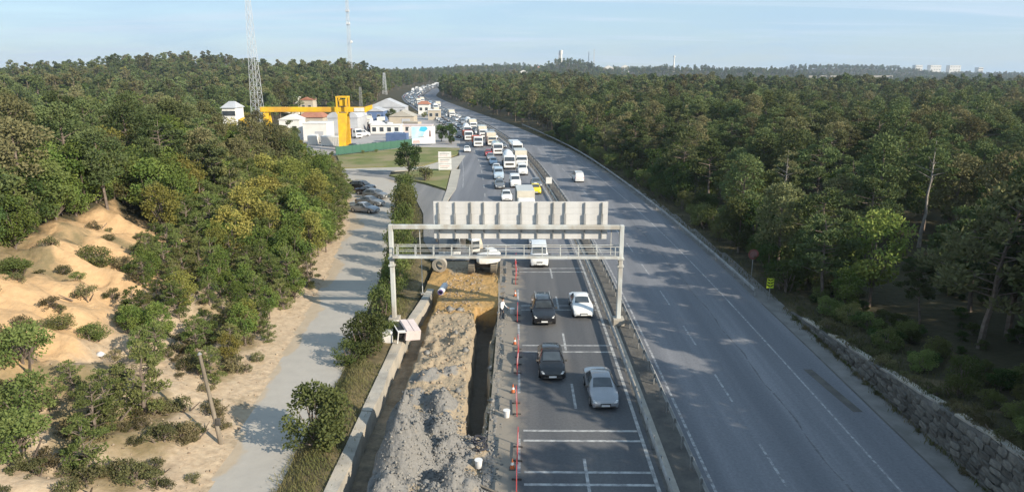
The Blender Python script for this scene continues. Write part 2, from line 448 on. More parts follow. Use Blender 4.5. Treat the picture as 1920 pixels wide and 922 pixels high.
# ------------------------------------------------------------------ mesh helpers
class MB:
    def __init__(self):
        self.v, self.f, self.m = [], [], []

    def add(self, vs, fs, mi=0):
        o = len(self.v)
        self.v += [tuple(p) for p in vs]
        self.f += [tuple(i + o for i in q) for q in fs]
        self.m += [mi] * len(fs)
        return self

    def box(self, c, s, rz=0.0, bev=0.0, mi=0, rot=None):
        hx, hy, hz = s[0] / 2, s[1] / 2, s[2] / 2
        if bev <= 0:
            vs = [Vector((x * hx, y * hy, z * hz)) for x in (-1, 1) for y in (-1, 1) for z in (-1, 1)]
            fs = [(0, 1, 3, 2), (4, 6, 7, 5), (0, 4, 5, 1), (2, 3, 7, 6), (0, 2, 6, 4), (1, 5, 7, 3)]
        else:
            bm = bmesh.new()
            bmesh.ops.create_cube(bm, size=1.0)
            for v in bm.verts:
                v.co = Vector((v.co.x * s[0], v.co.y * s[1], v.co.z * s[2]))
            bmesh.ops.bevel(bm, geom=bm.edges[:], offset=bev, segments=1, affect='EDGES')
            bm.verts.index_update()
            vs = [v.co.copy() for v in bm.verts]
            fs = [tuple(v.index for v in f.verts) for f in bm.faces]
            bm.free()
        rm = rot if rot is not None else Matrix.Rotation(rz, 3, 'Z')
        cc = Vector(c)
        return self.add([rm @ p + cc for p in vs], fs, mi)

    def tube(self, a, b, r0, r1=None, n=6, cap=True, mi=0):
        a, b = Vector(a), Vector(b)
        r1 = r0 if r1 is None else r1
        d = (b - a).normalized()
        u = d.orthogonal().normalized()
        w = d.cross(u)
        vs = []
        for p, r in ((a, r0), (b, r1)):
            for k in range(n):
                t = 2 * math.pi * k / n
                vs.append(p + (u * math.cos(t) + w * math.sin(t)) * r)
        fs = [(k, (k + 1) % n, n + (k + 1) % n, n + k) for k in range(n)]
        if cap:
            fs += [tuple(range(n))[::-1], tuple(range(n, 2 * n))]
        return self.add(vs, fs, mi)

    def bar(self, a, b, w, h=None, mi=0):
        """square bar from a to b"""
        a, b = Vector(a), Vector(b)
        h = w if h is None else h
        d = (b - a).normalized()
        up = Vector((0, 0, 1)) if abs(d.z) < 0.95 else Vector((0, 1, 0))
        s = d.cross(up).normalized() * (w / 2)
        t = s.cross(d).normalized() * (h / 2)
        vs = [p + s * i + t * j for p in (a, b) for i, j in ((-1, -1), (1, -1), (1, 1), (-1, 1))]
        fs = [(0, 1, 2, 3), (7, 6, 5, 4), (0, 4, 5, 1), (1, 5, 6, 2), (2, 6, 7, 3), (3, 7, 4, 0)]
        return self.add(vs, fs, mi)

    def loft(self, rings, closed=True, cap=True, mi=0):
        n = len(rings[0])
        vs = [p for r in rings for p in r]
        fs = []
        for i in range(len(rings) - 1):
            for k in range(n if closed else n - 1):
                k2 = (k + 1) % n
                fs.append((i * n + k, i * n + k2, (i + 1) * n + k2, (i + 1) * n + k))
        if cap and closed:
            fs += [tuple(range(n))[::-1], tuple(range((len(rings) - 1) * n, len(rings) * n))]
        return self.add(vs, fs, mi)

    def ring(self, c, axis, r0, r1, length, n=20, mi=0):
        """hollow pipe"""
        ax = Vector(axis).normalized()
        u = ax.orthogonal().normalized()
        w = ax.cross(u)
        c = Vector(c)
        rings = []
        for off, r in ((-length / 2, r1), (length / 2, r1), (length / 2, r0), (-length / 2, r0), (-length / 2, r1)):
            rings.append([c + ax * off + (u * math.cos(2 * math.pi * k / n) + w * math.sin(2 * math.pi * k / n)) * r for k in range(n)])
        return self.loft(rings, True, False, mi)

    def mesh(self, name, mats, smooth=0):
        me = bpy.data.meshes.new(name)
        me.from_pydata(self.v, [], self.f)
        for mm in (mats if isinstance(mats, (list, tuple)) else [mats]):
            me.materials.append(M(mm) if isinstance(mm, str) else mm)
        if any(self.m):
            me.polygons.foreach_set('material_index', self.m)
        if smooth:
            me.polygons.foreach_set('use_smooth', [True] * len(me.polygons))
            me.set_sharp_from_angle(angle=R(smooth))
        me.update()
        return me

    def build(self, name, mats, parent=None, smooth=0, loc=None, rz=0.0):
        return link(name, self.mesh(name, mats, smooth), parent, loc, rz)


def link(name, data, parent=None, loc=None, rz=0.0):
    o = bpy.data.objects.new(name, data)
    COL.objects.link(o)
    if parent is not None:
        o.parent = parent
    if loc is not None:
        o.location = loc
    if rz:
        o.rotation_euler = (0, 0, rz)
    return o


def tag(o, label=None, cat=None, group=None, kind=None):
    if label:
        o['label'] = label
    if cat:
        o['category'] = cat
    if group:
        o['group'] = group
    if kind:
        o['kind'] = kind
    return o


def thing(name, label, cat, loc=(0, 0, 0), rz=0.0, group=None):
    o = bpy.data.objects.new(name, None)
    o.empty_display_size = 0.3
    COL.objects.link(o)
    o.location = loc
    o.rotation_euler = (0, 0, rz)
    return tag(o, label, cat, group)


KIDS = {}


def kids(o):
    if o.name not in KIDS:
        KIDS[o.name] = list(o.children)
    return KIDS[o.name]


def copy_tree(o, parent=None):
    c = o.copy()
    COL.objects.link(c)
    c.parent = parent
    for ch in kids(o):
        copy_tree(ch, c)
    return c


def np_mesh(name, V, F, mats, smooth=False):
    V = np.asarray(V, np.float32).reshape(-1, 3)
    F = np.asarray(F, np.int32)
    k = F.shape[1]
    me = bpy.data.meshes.new(name)
    me.vertices.add(len(V)); me.vertices.foreach_set('co', V.ravel())
    me.loops.add(F.size); me.loops.foreach_set('vertex_index', F.ravel())
    me.polygons.add(len(F)); me.polygons.foreach_set('loop_start', np.arange(0, F.size, k, dtype=np.int32))
    for mm in (mats if isinstance(mats, (list, tuple)) else [mats]):
        me.materials.append(M(mm))
    if smooth:
        me.polygons.foreach_set('use_smooth', np.ones(len(F), bool))
    me.update(calc_edges=True)
    return me


def grid_mesh(name, X, Y, Z, mats, smooth=True):
    ny, nx = X.shape
    V = np.stack([X, Y, Z], -1).reshape(-1, 3)
    i = np.arange(nx - 1)[None, :] + nx * np.arange(ny - 1)[:, None]
    F = np.stack([i, i + 1, i + nx + 1, i + nx], -1).reshape(-1, 4)
    return np_mesh(name, V, F, mats, smooth)


def set_attr(me, name, C):
    a = me.color_attributes.new(name, 'FLOAT_COLOR', 'POINT')
    C4 = np.ones((len(C), 4), np.float32)
    C4[:, :3] = C
    a.data.foreach_set('color', C4.ravel())

# smooth 2-D value noise
_NT = np.random.default_rng(5).random((256, 256))


def vnoise(x, y, s):
    x, y = np.asarray(x, float) / s + 1000.3, np.asarray(y, float) / s + 1000.7
    i, j = np.floor(x).astype(int), np.floor(y).astype(int)
    fx, fy = x - i, y - j
    fx, fy = fx * fx * (3 - 2 * fx), fy * fy * (3 - 2 * fy)
    a, b = _NT[i % 256, j % 256], _NT[(i + 1) % 256, j % 256]
    c, d = _NT[i % 256, (j + 1) % 256], _NT[(i + 1) % 256, (j + 1) % 256]
    return (a * (1 - fx) + b * fx) * (1 - fy) + (c * (1 - fx) + d * fx) * fy - 0.5


def fbm(x, y, s, o=4):
    r, a = 0, 1.0
    for k in range(o):
        r = r + a * vnoise(x + 17.3 * k, y - 9.1 * k, s / 2 ** k)
        a *= 0.5
    return r


def sst(a, b, x):
    t = np.clip((np.asarray(x, float) - a) / (b - a), 0, 1)
    return t * t * (3 - 2 * t)

# ------------------------------------------------------------------ road geometry
_cy = np.array([-200, 0, 40, 70, 98, 125, 168, 246, 339, 453, 544, 716, 906, 1232, 1500, 2000, 8000.0])
_cx = np.array([0, 0, 0, 0, -1.2, -3, -6.5, -19, -41, -67, -84, -98, -102, -90, -48, 140, 3000.0])
_fy = np.arange(-200, 3000, 2.0)
_fx = np.interp(_fy, _cy, _cx)
_k = np.exp(-0.5 * (np.arange(-30, 31) / 9.0) ** 2); _k /= _k.sum()
_fx = np.convolve(np.pad(_fx, 30, mode='edge'), _k, 'valid')


def C(y):
    y = np.asarray(y, float)
    return np.where(y < 2990, np.interp(y, _fy, _fx), np.interp(y, _cy, _cx))


def RP(y, u):
    """point on the motorway: station y, lateral offset u"""
    d = (C(y + 1) - C(y - 1)) / 2
    k = 1 / np.sqrt(1 + d * d)
    return C(y) + u * k, y - u * d * k


def RA(y):
    return math.atan2(-(float(C(y + 1)) - float(C(y - 1))) / 2, 1.0)


BL_Y = [-100, 0, 30, 52, 66, 90, 110, 136, 150, 170, 300, 350, 420, 520, 650, 850, 1200, 1600, 2000, 3000]
BL_X = [-14.5, -14.5, -15.3, -17.8, -19.3, -22.7, -27.5, -37, -58, -80, -82, -66, -77, -97, -108, -114, -105, -40, 120, 500]
RIDGE1 = ([-900, -487, -400, -312, -275, -227, -190, -150, -125, -105, -80, 0], [-6, -2, 8, 21, 21, 11, 14, 15, 9, 2, 0, 0])
RIDGE2 = ([-900, -360, -200, -20, 33, 100, 150, 203, 425, 621, 700, 1210, 3000], [-3, 2, 7, 18, 18, 33, 28, 10, 29, 28, 12, 2, 2])
RIDGE3 = ([0, 800, 900, 1000, 1200, 1290, 1400, 3000], [0, 0, 35, 38, 37, 18, 13, 12])


def wall_top(y):
    return np.clip(0.42 + (52 - np.asarray(y, float)) * 0.09, 0.3, 4.0)


def terrain_h(x, y):
    x, y = np.asarray(x, float), np.asarray(y, float)
    u = x - C(y)
    h = np.full(np.broadcast(x, y).shape, -0.12)
    # right bank and forest floor
    ru = np.interp(y, [0, 100, 168, 246, 3000], [23.35, 23.3, 21.5, 19.5, 19.5])
    r = u - ru
    right = np.where(y < 58, wall_top(y) * (1 - sst(52, 58, y)), 0) + 2.2 * sst(0.5, 30, r) + 2.5 * fbm(x, y, 60, 3) * sst(3, 50, r)
    right = right - 19.0 * sst(250, 1300, y) * sst(40, 450, r)
    h = np.where(r > 0, right, h)
    # left bank
    bl = np.interp(y, BL_Y, BL_X)
    l = bl - x
    B = np.interp(y, [0, 78, 110, 145, 180, 400, 600], [1, 1, 0.62, 0.42, 0.35, 0.4, 0.35])
    prof = np.interp(l, [0, 1.0, 5, 12, 19, 30, 60, 120, 400], [0, 0.3, 1.9, 5.2, 8.0, 8.8, 10.0, 11.0, 12.0])
    rough = (0.75 * fbm(x, y, 9, 4) + 0.9 * fbm(x, y, 2.0, 4) - 1.6 * np.abs(fbm(x * 0.22 + 0.1 * y, y, 2.6, 3)) * sst(4, 9, l) - 0.7 * np.abs(fbm(x + 3, y * 1.3, 1.6, 3)) - 0.8 * np.abs(fbm(x * 0.6 + y * 0.5, y - 0.4 * x, 3.6, 3))) * sst(0.5, 6, l)
    h = np.where(l > 0, B * prof + rough, h)
    # verge between the service road and the drain
    v = np.exp(-((u + 10.8) / 0.9) ** 2) * (y < 75)
    h = h + 0.32 * v + 0.15 * fbm(x, y, 1.5, 3) * v
    # excavation below the spoil sheet
    ex = ((u > -8.9) & (u < -1.9) & (y > 8) & (y < 72.5))
    h = np.where(ex, -3.2, h)
    out = np.clip(np.maximum(r, l) / 40.0, 0, 1)
    far = np.interp(x, *RIDGE1) * np.exp(-((y - 650) / 150.0) ** 2) * np.clip(l / 30, 0, 1)
    far = far + np.interp(x, *RIDGE2) * np.exp(-((y - 1750) / 260.0) ** 2)
    far = far + np.interp(x, *RIDGE3) * np.exp(-((y - 2350) / 250.0) ** 2)
    return h + far * out + 3 * fbm(x, y, 300, 2) * sst(300, 700, y) * out


def H1(x, y):
    return float(terrain_h(np.array([x]), np.array([y]))[0])


def axis(lo, hi, near_lo, near_hi, step, grow):
    a = list(np.arange(near_lo, near_hi + 1e-6, step))
    s, p = step, a[-1]
    while p < hi:
        s *= grow; p += s; a.append(min(p, hi))
    s, p = step, a[0]
    pre = []
    while p > lo:
        s *= grow; p -= s; pre.append(max(p, lo))
    return np.array(pre[::-1] + a)


gx = axis(-4000, 4000, -46, 36, 0.45, 1.06)
gy = axis(-120, 3900, 8, 100, 0.5, 1.035)
GX, GY = np.meshgrid(gx, gy)
GZ = terrain_h(GX, GY)
tm = grid_mesh('ground', GX, GY, GZ, 'terrain')
lx = np.interp(GY, BL_Y, BL_X) - GX
# warm sand high on the cut, pale scree low, dry grass elsewhere
n1 = fbm(GX, GY, 14, 3)
sand = sst(5, 10, lx) * (1 - sst(18.5, 23, lx + 3 * n1)) * (1 - sst(58, 70, GY + 6 * n1)) * (GX > -75)
scree = sst(0.0, 1.5, lx) * (1 - sst(8, 13, lx)) * (1 - sst(75, 100, GY)) + sst(-6, 0.2, lx) * (1 - sst(0.2, 5, lx)) * (GY < 140)
ug = GX - C(GY)
dry = sst(0.02, 0.3, fbm(GX, GY, 4.5, 4) + 0.12 * (lx < 9)) * sst(0.8, 3, lx) * (lx < 21) * (GY < 80)
grass = dry * 0.75 + ((ug > -12.4) & (ug < -9.2) & (GY < 130)) * 0.62 + ((ug > 22) & (ug < 30)) * 0.45 + (lx > 20) * 0.2 + 0.7 * ((GY > 140) & (GY < 350) & (lx < 0) & (ug < -9))
set_attr(tm, 'soil', np.stack([np.clip(sand, 0, 1) * 0.78, np.clip(scree, 0, 1) * 0.72, np.clip(grass, 0, 1) * 0.8], -1).reshape(-1, 3))
tag(link('ground', tm), 'wooded ground with a sandy cut bank beside the dusty service road', kind='structure')


def strip(name, mname, ys, u0, u1, z, kind='structure', label=None, parent=None, nu=6):
    """sheet laid along the motorway between two lateral offsets"""
    ys = np.asarray(ys, float)
    a = u0(ys) if callable(u0) else np.full_like(ys, u0)
    b = u1(ys) if callable(u1) else np.full_like(ys, u1)
    t = np.linspace(0, 1, nu)
    U = a[:, None] * (1 - t) + b[:, None] * t
    Yg = np.repeat(ys[:, None], nu, 1)
    X, Y = RP(Yg, U)
    o = link(name, grid_mesh(name, X, Y, np.full_like(X, z), mname, False), parent)
    if kind and parent is None:
        o['kind'] = kind
    if label:
        o['label'] = label
    return o


ys_main = np.concatenate([np.arange(0, 200, 2.0), np.arange(200, 1560, 6.0)])
left_u = lambda y: np.interp(y, [0, 72.2, 72.4, 95, 126, 168, 1600], [-1.75, -1.75, -9.3, -9.6, -8.4, -7.6, -7.6])
carr_l = strip('left_carriageway', 'asphalt_near', np.concatenate([ys_main[ys_main < 72], [72.3]]), -1.75, 7.2, 0.0, label='dark resurfaced asphalt lanes beside the roadworks')
carr_2 = strip('queue_carriageway', 'asphalt_far', np.concatenate([[72.3], ys_main[ys_main > 73]]), lambda y: np.interp(y, [72, 95, 126, 168, 1600], [-9.3, -9.6, -8.4, -7.6, -7.6]), 7.2, 0.0, label='older grey asphalt carriageway full of queueing traffic', nu=8)
right_u = lambda y: np.interp(y, [0, 90, 168, 246, 1600], [21.4, 21.4, 20.2, 18.6, 18.6])
carr_r = strip('right_carriageway', 'asphalt_far', ys_main, 9.25, right_u, 0.0, label='almost empty grey carriageway beside the forest')
strip('median_strip', 'median_soil', ys_main, 7.2, 9.25, -0.03, label='bare soil strip between the two guard rails')
strip('road_shoulder', 'concrete_dark', np.arange(0, 200, 2.0), right_u, lambda y: right_u(y) + 2.2, -0.035, label='grey concrete apron along the foot of the stone wall')

# painted lines
def line(parent, name, ys, u, w, mname='paint'):
    return strip(name, mname, ys, u - w / 2, u + w / 2, 0.008, kind=None, parent=parent, nu=2)


line(carr_l, 'edge_line', ys_main[ys_main < 900], 6.86, 0.2)
line(carr_l, 'edge_line', np.arange(120, 420, 4.0), -7.2, 0.14, 'paint_worn')
line(carr_r, 'edge_line', ys_main[ys_main < 700], 9.62, 0.16, 'paint_worn')
line(carr_r, 'edge_line', ys_main[ys_main < 500], 18.7, 0.12, 'paint_worn')
for k in range(14):
    ya = 26 + k * 5.0
    strip('tar_seam', 'tar', np.linspace(ya, ya + 4.7, 6), lambda y: 16.2 + 0.1 * np.sin(y * 0.7) - 0.03, lambda y: 16.2 + 0.1 * np.sin(y * 0.7) + 0.06 + 0.06 * np.sin(y * 1.9), 0.006, kind=None, parent=carr_r, nu=2)
for i, y0 in enumerate(np.arange(20.5, 200, 9.0)):
    line(carr_l, 'lane_dash', np.linspace(y0, y0 + 3.4, 3), 3.45, 0.16)
    line(carr_l, 'lane_dash', np.linspace(y0 + 2, y0 + 5.4, 3), 0.0, 0.16, 'paint' if y0 > 75 else 'paint_worn')
    if y0 > 80:
        line(carr_l, 'lane_dash', np.linspace(y0, y0 + 3.4, 3), -3.5, 0.16)
    line(carr_r, 'lane_dash', np.linspace(y0 + 1, y0 + 5, 3), 13.25, 0.14, 'paint_worn')
for y0 in (30.4, 31.5, 34.6, 35.7, 47.1, 48.3, 56.2, 57.3, 67.6, 68.9):
    strip('rumble_line', 'paint', np.array([y0, y0 + 0.2]), 0.25, 6.75, 0.0085, kind=None, parent=carr_l, nu=2)
# the dark resurfacing scar on the far carriageway
strip('repair_patch', 'median_soil', np.array([38.2, 40.5, 44.3]), lambda y: np.interp(y, [38, 44], [20.15, 19.55]), lambda y: np.interp(y, [38, 44], [20.75, 20.15]), 0.008, kind=None, parent=carr_r, nu=2)


def polygon(name, mname, pts, z, thick=0.0, kind='structure', label=None):
    bm = bmesh.new()
    vs = [bm.verts.new((x, y, z)) for x, y in pts]
    f = bm.faces.new(vs)
    if f.normal.z < 0:
        f.normal_flip()
    bm.normal_update()
    if f.normal.z < 0:
        f.normal_flip()
    if thick:
        r = bmesh.ops.extrude_face_region(bm, geom=[f])
        bmesh.ops.translate(bm, verts=[v for v in r['geom'] if isinstance(v, bmesh.types.BMVert)], vec=(0, 0, -thick))
        bmesh.ops.recalc_face_normals(bm, faces=bm.faces[:])
    bmesh.ops.triangulate(bm, faces=bm.faces[:])
    me = bpy.data.meshes.new(name)
    bm.to_mesh(me); bm.free()
    me.materials.append(M(mname))
    o = link(name, me)
    o['kind'] = kind
    if label:
        o['label'] = label
    return o


# service road, slip road, lawns, yard
sv_y = np.arange(0, 140, 0.5)
sv_l = np.interp(sv_y, BL_Y, BL_X) - 0.5
sv_r = np.interp(sv_y, [0, 30, 45, 56, 66, 84, 97, 110, 123, 133, 140], [-11.6, -11.8, -12.1, -13.0, -13.9, -16.0, -17, -18.6, -21, -26, -30])
t = np.linspace(0, 1, 40)
SX = sv_l[:, None] * (1 - t) + sv_r[:, None] * t
SYg = np.repeat(sv_y[:, None], 40, 1)
sm_ = grid_mesh('service_road', SX, SYg, np.full_like(SX, -0.04) + 0.05 * fbm(SX, SYg, 4, 2), 'service')
fr_ = np.clip(1 - sst(0.1, 0.3, t[None, :] + 0.36 * fbm(SX, SYg, 4.0, 5)) + 0.6 * (1 - sst(0.0, 0.1, 1 - t))[None, :] + 0.35 * sst(105, 125, SYg), 0, 1)
tr_ = sst(0.16, 0.3, np.abs(((t * 5.5)[None, :] + 0.3 * fbm(SX * 0, SYg, 12, 2)) % 1.0 - 0.5))
fr_ = np.clip(fr_ + 0.22 * tr_ * (0.6 + fbm(SX, SYg, 6, 2)), 0, 1)
set_attr(sm_, 'soil', np.stack([fr_ * 0.8, fr_ * 0, fr_ * 0], -1).reshape(-1, 3))
so = link('service_road', sm_)
tag(so, 'dusty pale service road at the foot of the sandy bank', kind='structure')
polygon('slip_road', 'asphalt_slip', [(-9.2, 72.5), (-11.6, 81), (-13.8, 97), (-16.9, 110), (-20.4, 123), (-26, 131), (-36, 136), (-37, 141), (-26, 139), (-25.2, 132.6), (-17, 122.6), (-12.6, 116), (-11.8, 108), (-11.2, 92), (-10.3, 84), (-9.4, 74)], -0.02, label='grey slip road curling round the grass island')
polygon('cross_pavement', 'pale_paving', [(-37, 141), (-36.9, 142.6), (-20.5, 146.5), (-14.2, 166), (-13.0, 166), (-13.2, 142.4), (-20.3, 142.2), (-26, 139)], 0.03, 0.15, label='pale paved footway with a kerb above the grass island')
polygon('grass_island', 'lawn', [(-25.3, 132.9), (-20.3, 141.5), (-14.2, 141.5), (-12.7, 117.2), (-16.8, 123.5)], 0.16, 0.3, label='mown triangular grass island beside the slip road')
polygon('pavement', 'pale_paving', [(-14.0, 141.5), (-12.2, 141.5), (-11.0, 118), (-11.5, 100), (-11.8, 100), (-12.5, 117)], 0.1, 0.25, label='narrow yellowish pavement between slip road and motorway')
polygon('lawn', 'lawn', [(-37.2, 143.6), (-20.8, 147.2), (-15.2, 167), (-15.6, 181), (-28.5, 183.5), (-43.5, 164.5)], 0.1, 0.3, label='sunlit lawn below the green fence of the yard')
polygon('yard', 'yard_concrete', [(-44, 165.6), (-28.6, 184.2), (-16, 182), (-17.5, 205), (-26, 250), (-40, 312), (-62, 345), (-84, 345), (-82, 168)], 0.06, 0.3, label='pale concrete yard under the yellow gantry crane')

# ------------------------------------------------------------------ roadworks
sx = np.arange(-8.96, -1.15, 0.11)
sy = np.arange(10, 73.2, 0.12)
X, Y = np.meshgrid(sx, sy)
Z = -0.16 + 0.22 * fbm(X, Y, 2.4, 4) + 0.09 * fbm(X, Y, 0.6, 3)
MOUNDS = [(-6.2, 36.0, 1.9, 1.2, 1.5), (-4.8, 38.8, 1.5, 0.9, 1.2), (-5.9, 32.2, 2.0, 1.4, 1.5), (-3.9, 33.0, 1.15, 1.4, 1.5), (-4.4, 35.4, 0.9, 1.0, 1.2), (-6.9, 29.6, 1.2, 1.2, 1.5),
          (-6.3, 42.6, 0.8, 1.2, 1.1), (-4.9, 43.6, 0.6, 1.0, 1.0), (-5.5, 46.5, 0.4, 1.2, 1.2), (-6.3, 55.3, 0.45, 1.0, 0.6), (-4.6, 50.0, 0.25, 1.0, 1.6), (-3.4, 30.2, 0.9, 1.3, 1.2), (-5.2, 26.0, 1.1, 1.6, 1.8), (-6.4, 39.6, 0.8, 0.8, 1.1)]
mm_ = np.zeros_like(X)
for mx_, my_, mh, ra, rb in MOUNDS:
    d2 = ((X - mx_) / ra) ** 2 + ((Y - my_) / rb) ** 2
    mm_ = np.maximum(mm_, mh * np.exp(-d2 * 0.9))
ridg = np.abs(fbm(X, Y, 1.7, 4))
Z = Z + mm_ * (1.0 + 1.1 * fbm(X, Y, 1.3, 4)) - 0.9 * ridg * sst(0.1, 0.6, mm_) + 0.35 * fbm(X, Y, 0.55, 3) * sst(0.2, 0.7, mm_)
# wheel ruts on the trodden part
ruts = sst(41, 45, Y) * (1 - sst(52, 55, Y))
Z = Z - 0.34 * ruts * np.clip(np.abs(fbm(X, Y * 0.6, 1.1, 3)) * 3, 0, 1)
# ditch along the drain wall
dj = 0.25 * fbm(X * 0 + 3, Y, 2.5, 4)
ditch = (1 - sst(-7.75, -7.4, X + dj)) * (1 - sst(60.5, 62, Y))
Z = Z * (1 - ditch) + (-1.25 + 0.12 * fbm(X, Y, 0.8, 3)) * ditch
# deep trench
tcx = np.interp(Y, [34, 36, 42, 49, 53, 55, 58], [-2.6, -2.6, -2.75, -2.95, -2.9, -2.75, -2.75])
twd = np.interp(Y, [34, 36, 42, 50, 53, 55, 58], [0.3, 0.42, 0.5, 0.52, 0.6, 0.95, 0.95])
tj = 0.28 * fbm(X, Y, 1.4, 4)
tr = (1 - sst(0.0, 0.22, np.abs(X - tcx) + tj - twd)) * sst(35.2, 35.7, Y) * (1 - sst(57.3, 57.7, Y))
Z = Z * (1 - tr) + (-2.5 + 0.25 * fbm(X, Y, 1, 3)) * tr
# rim towards the carriageway
edge = sst(-2.05, -1.55, X + 0.5 * fbm(X, Y, 1.2, 3))
Z = Z * (1 - edge) + (0.02 + 0.05 * fbm(X, Y, 0.5, 3) - 0.07 * sst(-1.35, -1.2, X)) * edge
Z = np.where(Y > 70, Z * (1 - sst(70, 73, Y)) - 0.06 * sst(70, 73, Y), Z)
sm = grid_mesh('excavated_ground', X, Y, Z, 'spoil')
orange = sst(53, 57, Y + 2 * fbm(X, Y, 4, 3)) * (1 - sst(66, 71, Y)) * 0.8 + 0.45 * (1 - sst(-7.6, -6.9, X)) * (Y > 40)
grey = np.clip(sst(0.2, 0.55, mm_) * (1 - sst(45, 50, Y)) * 0.95 + edge * 0.7 + (1 - sst(30, 36, Y)) * 0.4, 0, 1)
dark = np.clip(tr * (1 - sst(-0.9, -0.2, Z)) * 0.9 + ditch * 0.55, 0, 1)  # shade of the trench floor and ditch put into the colour
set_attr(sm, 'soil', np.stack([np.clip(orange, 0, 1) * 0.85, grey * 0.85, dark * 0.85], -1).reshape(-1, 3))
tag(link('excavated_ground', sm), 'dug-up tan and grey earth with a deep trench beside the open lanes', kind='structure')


def spoil_h(x, y):
    i = int(np.clip(round((y - sy[0]) / 0.12), 0, len(sy) - 1)); j = int(np.clip(round((x - sx[0]) / 0.11), 0, len(sx) - 1))
    return float(Z[i, j])


# concrete drain wall, slab by slab
dw = thing('drain_wall', 'long pale concrete drain wall along the shaded ditch', 'drain wall', (0, 0, 0))
for k, y0 in enumerate(np.arange(14, 62, 3.0)):
    xa = lambda yy: -9.52 + 0.0 * yy if yy < 50 else -9.52 + (yy - 50) * 0.075
    b = MB()
    e = 0.03
    w0, w1 = 0.66 + 0.09 * math.sin(k * 2.3), 0.66 + 0.09 * math.sin((k + 1) * 2.3)
    y1 = y0 + 3.0 - e
    z = 0.06 + 0.025 * math.sin(k * 1.7)
    vs = [(xa(y0), y0, z), (xa(y0) + w0, y0, z - 0.05), (xa(y1) + w1, y1, z - 0.05), (xa(y1), y1, z)]
    vs += [(p[0], p[1], -1.4) for p in vs]
    b.add(vs, [(0, 1, 2, 3), (4, 7, 6, 5), (0, 4, 5, 1), (1, 5, 6, 2), (2, 6, 7, 3), (3, 7, 4, 0)])
    b.build('slab', 'concrete', dw)

# broken rubble on the spoil heap
def rock_verts(rng, s):
    base = np.array([[0, 0, 1], [1, 0, 0.1], [0.2, 0.95, 0], [-0.9, 0.4, 0.1], [-0.6, -0.8, 0], [0.5, -0.85, 0.1], [0, 0, -0.8]])
    return base * s * rng.uniform(0.55, 1.25, (7, 3))


ROCK_F = np.array([[0, 1, 2], [0, 2, 3], [0, 3, 4], [0, 4, 5], [0, 5, 1], [6, 2, 1], [6, 3, 2], [6, 4, 3], [6, 5, 4], [6, 1, 5]])
V, F = [], []
rr = np.random.default_rng(3)
cnt = 0
while cnt < 5200:
    x, y = rr.normal(-4.4, 1.7), rr.normal(32.5, 3.4)
    if rr.random() < 0.07:
        x, y = rr.uniform(-7.2, -3.5), rr.uniform(24, 62)
    if rr.random() < 0.12:
        x, y = rr.uniform(-2.0, -1.0), rr.uniform(26, 62)
    if not (-7.3 < x < -0.9 and 22 < y < 64):
        continue
    z = spoil_h(min(x, -1.2), y)
    if z < -0.6:
        continue
    s = 0.03 + 0.085 * rr.random() ** 3
    rv = rock_verts(rr, s)
    a = rr.uniform(0, 6.28)
    c_, s_ = math.cos(a), math.sin(a)
    rv = np.stack([rv[:, 0] * c_ - rv[:, 1] * s_, rv[:, 0] * s_ + rv[:, 1] * c_, rv[:, 2]], -1) + [x, y, z + s * 0.25]
    F.append(ROCK_F + len(V) * 7); V.append(rv); cnt += 1
ro = link('rubble', np_mesh('rubble', np.concatenate(V), np.concatenate(F), 'rock'))
tag(ro, 'grey crushed stone and broken asphalt strewn over the spoil heap', 'rubble', kind='stuff')
nc = 1500
cx_, cy_ = rr.uniform(-7.2, -3.6, nc), rr.uniform(39, 70, nc)
cs_ = 0.02 + 0.13 * rr.random(nc) ** 4
V = [rock_verts(rr, cs_[k]) + [cx_[k], cy_[k], spoil_h(cx_[k], cy_[k]) + cs_[k] * 0.2] for k in range(nc)]
F = [ROCK_F + k * 7 for k in range(nc)]
tag(link('earth_clods', np_mesh('earth_clods', np.concatenate(V), np.concatenate(F), 'bank_rock')), 'loose tan earth clods scattered over the dug ground', 'earth', kind='stuff')
# bigger lumps one can count
LUMPS = [(-2.6, 33.4, 0.35), (-3.3, 31.3, 0.42), (-4.6, 30.4, 0.38), (-1.9, 35.0, 0.26), (-5.8, 44.2, 0.4), (-4.2, 45.1, 0.33), (-4.0, 47.8, 0.36), (-5.0, 51.2, 0.3), (-3.9, 40.6, 0.3), (-6.0, 56.0, 0.45), (-5.1, 56.4, 0.4), (-6.8, 47.5, 0.4), (-2.0, 44.9, 0.28), (-1.7, 39.4, 0.25)]
for k, (x, y, s) in enumerate(LUMPS):
    rv = rock_verts(rr, s)
    lo = link('asphalt_lump', np_mesh('asphalt_lump', rv, ROCK_F, 'rock'), None, (x, y, spoil_h(x, y) + s * 0.3))
    tag(lo, 'fist-faced grey lump of broken asphalt lying loose on the dug earth', 'rubble lump', 'broken asphalt lumps on the dug earth')

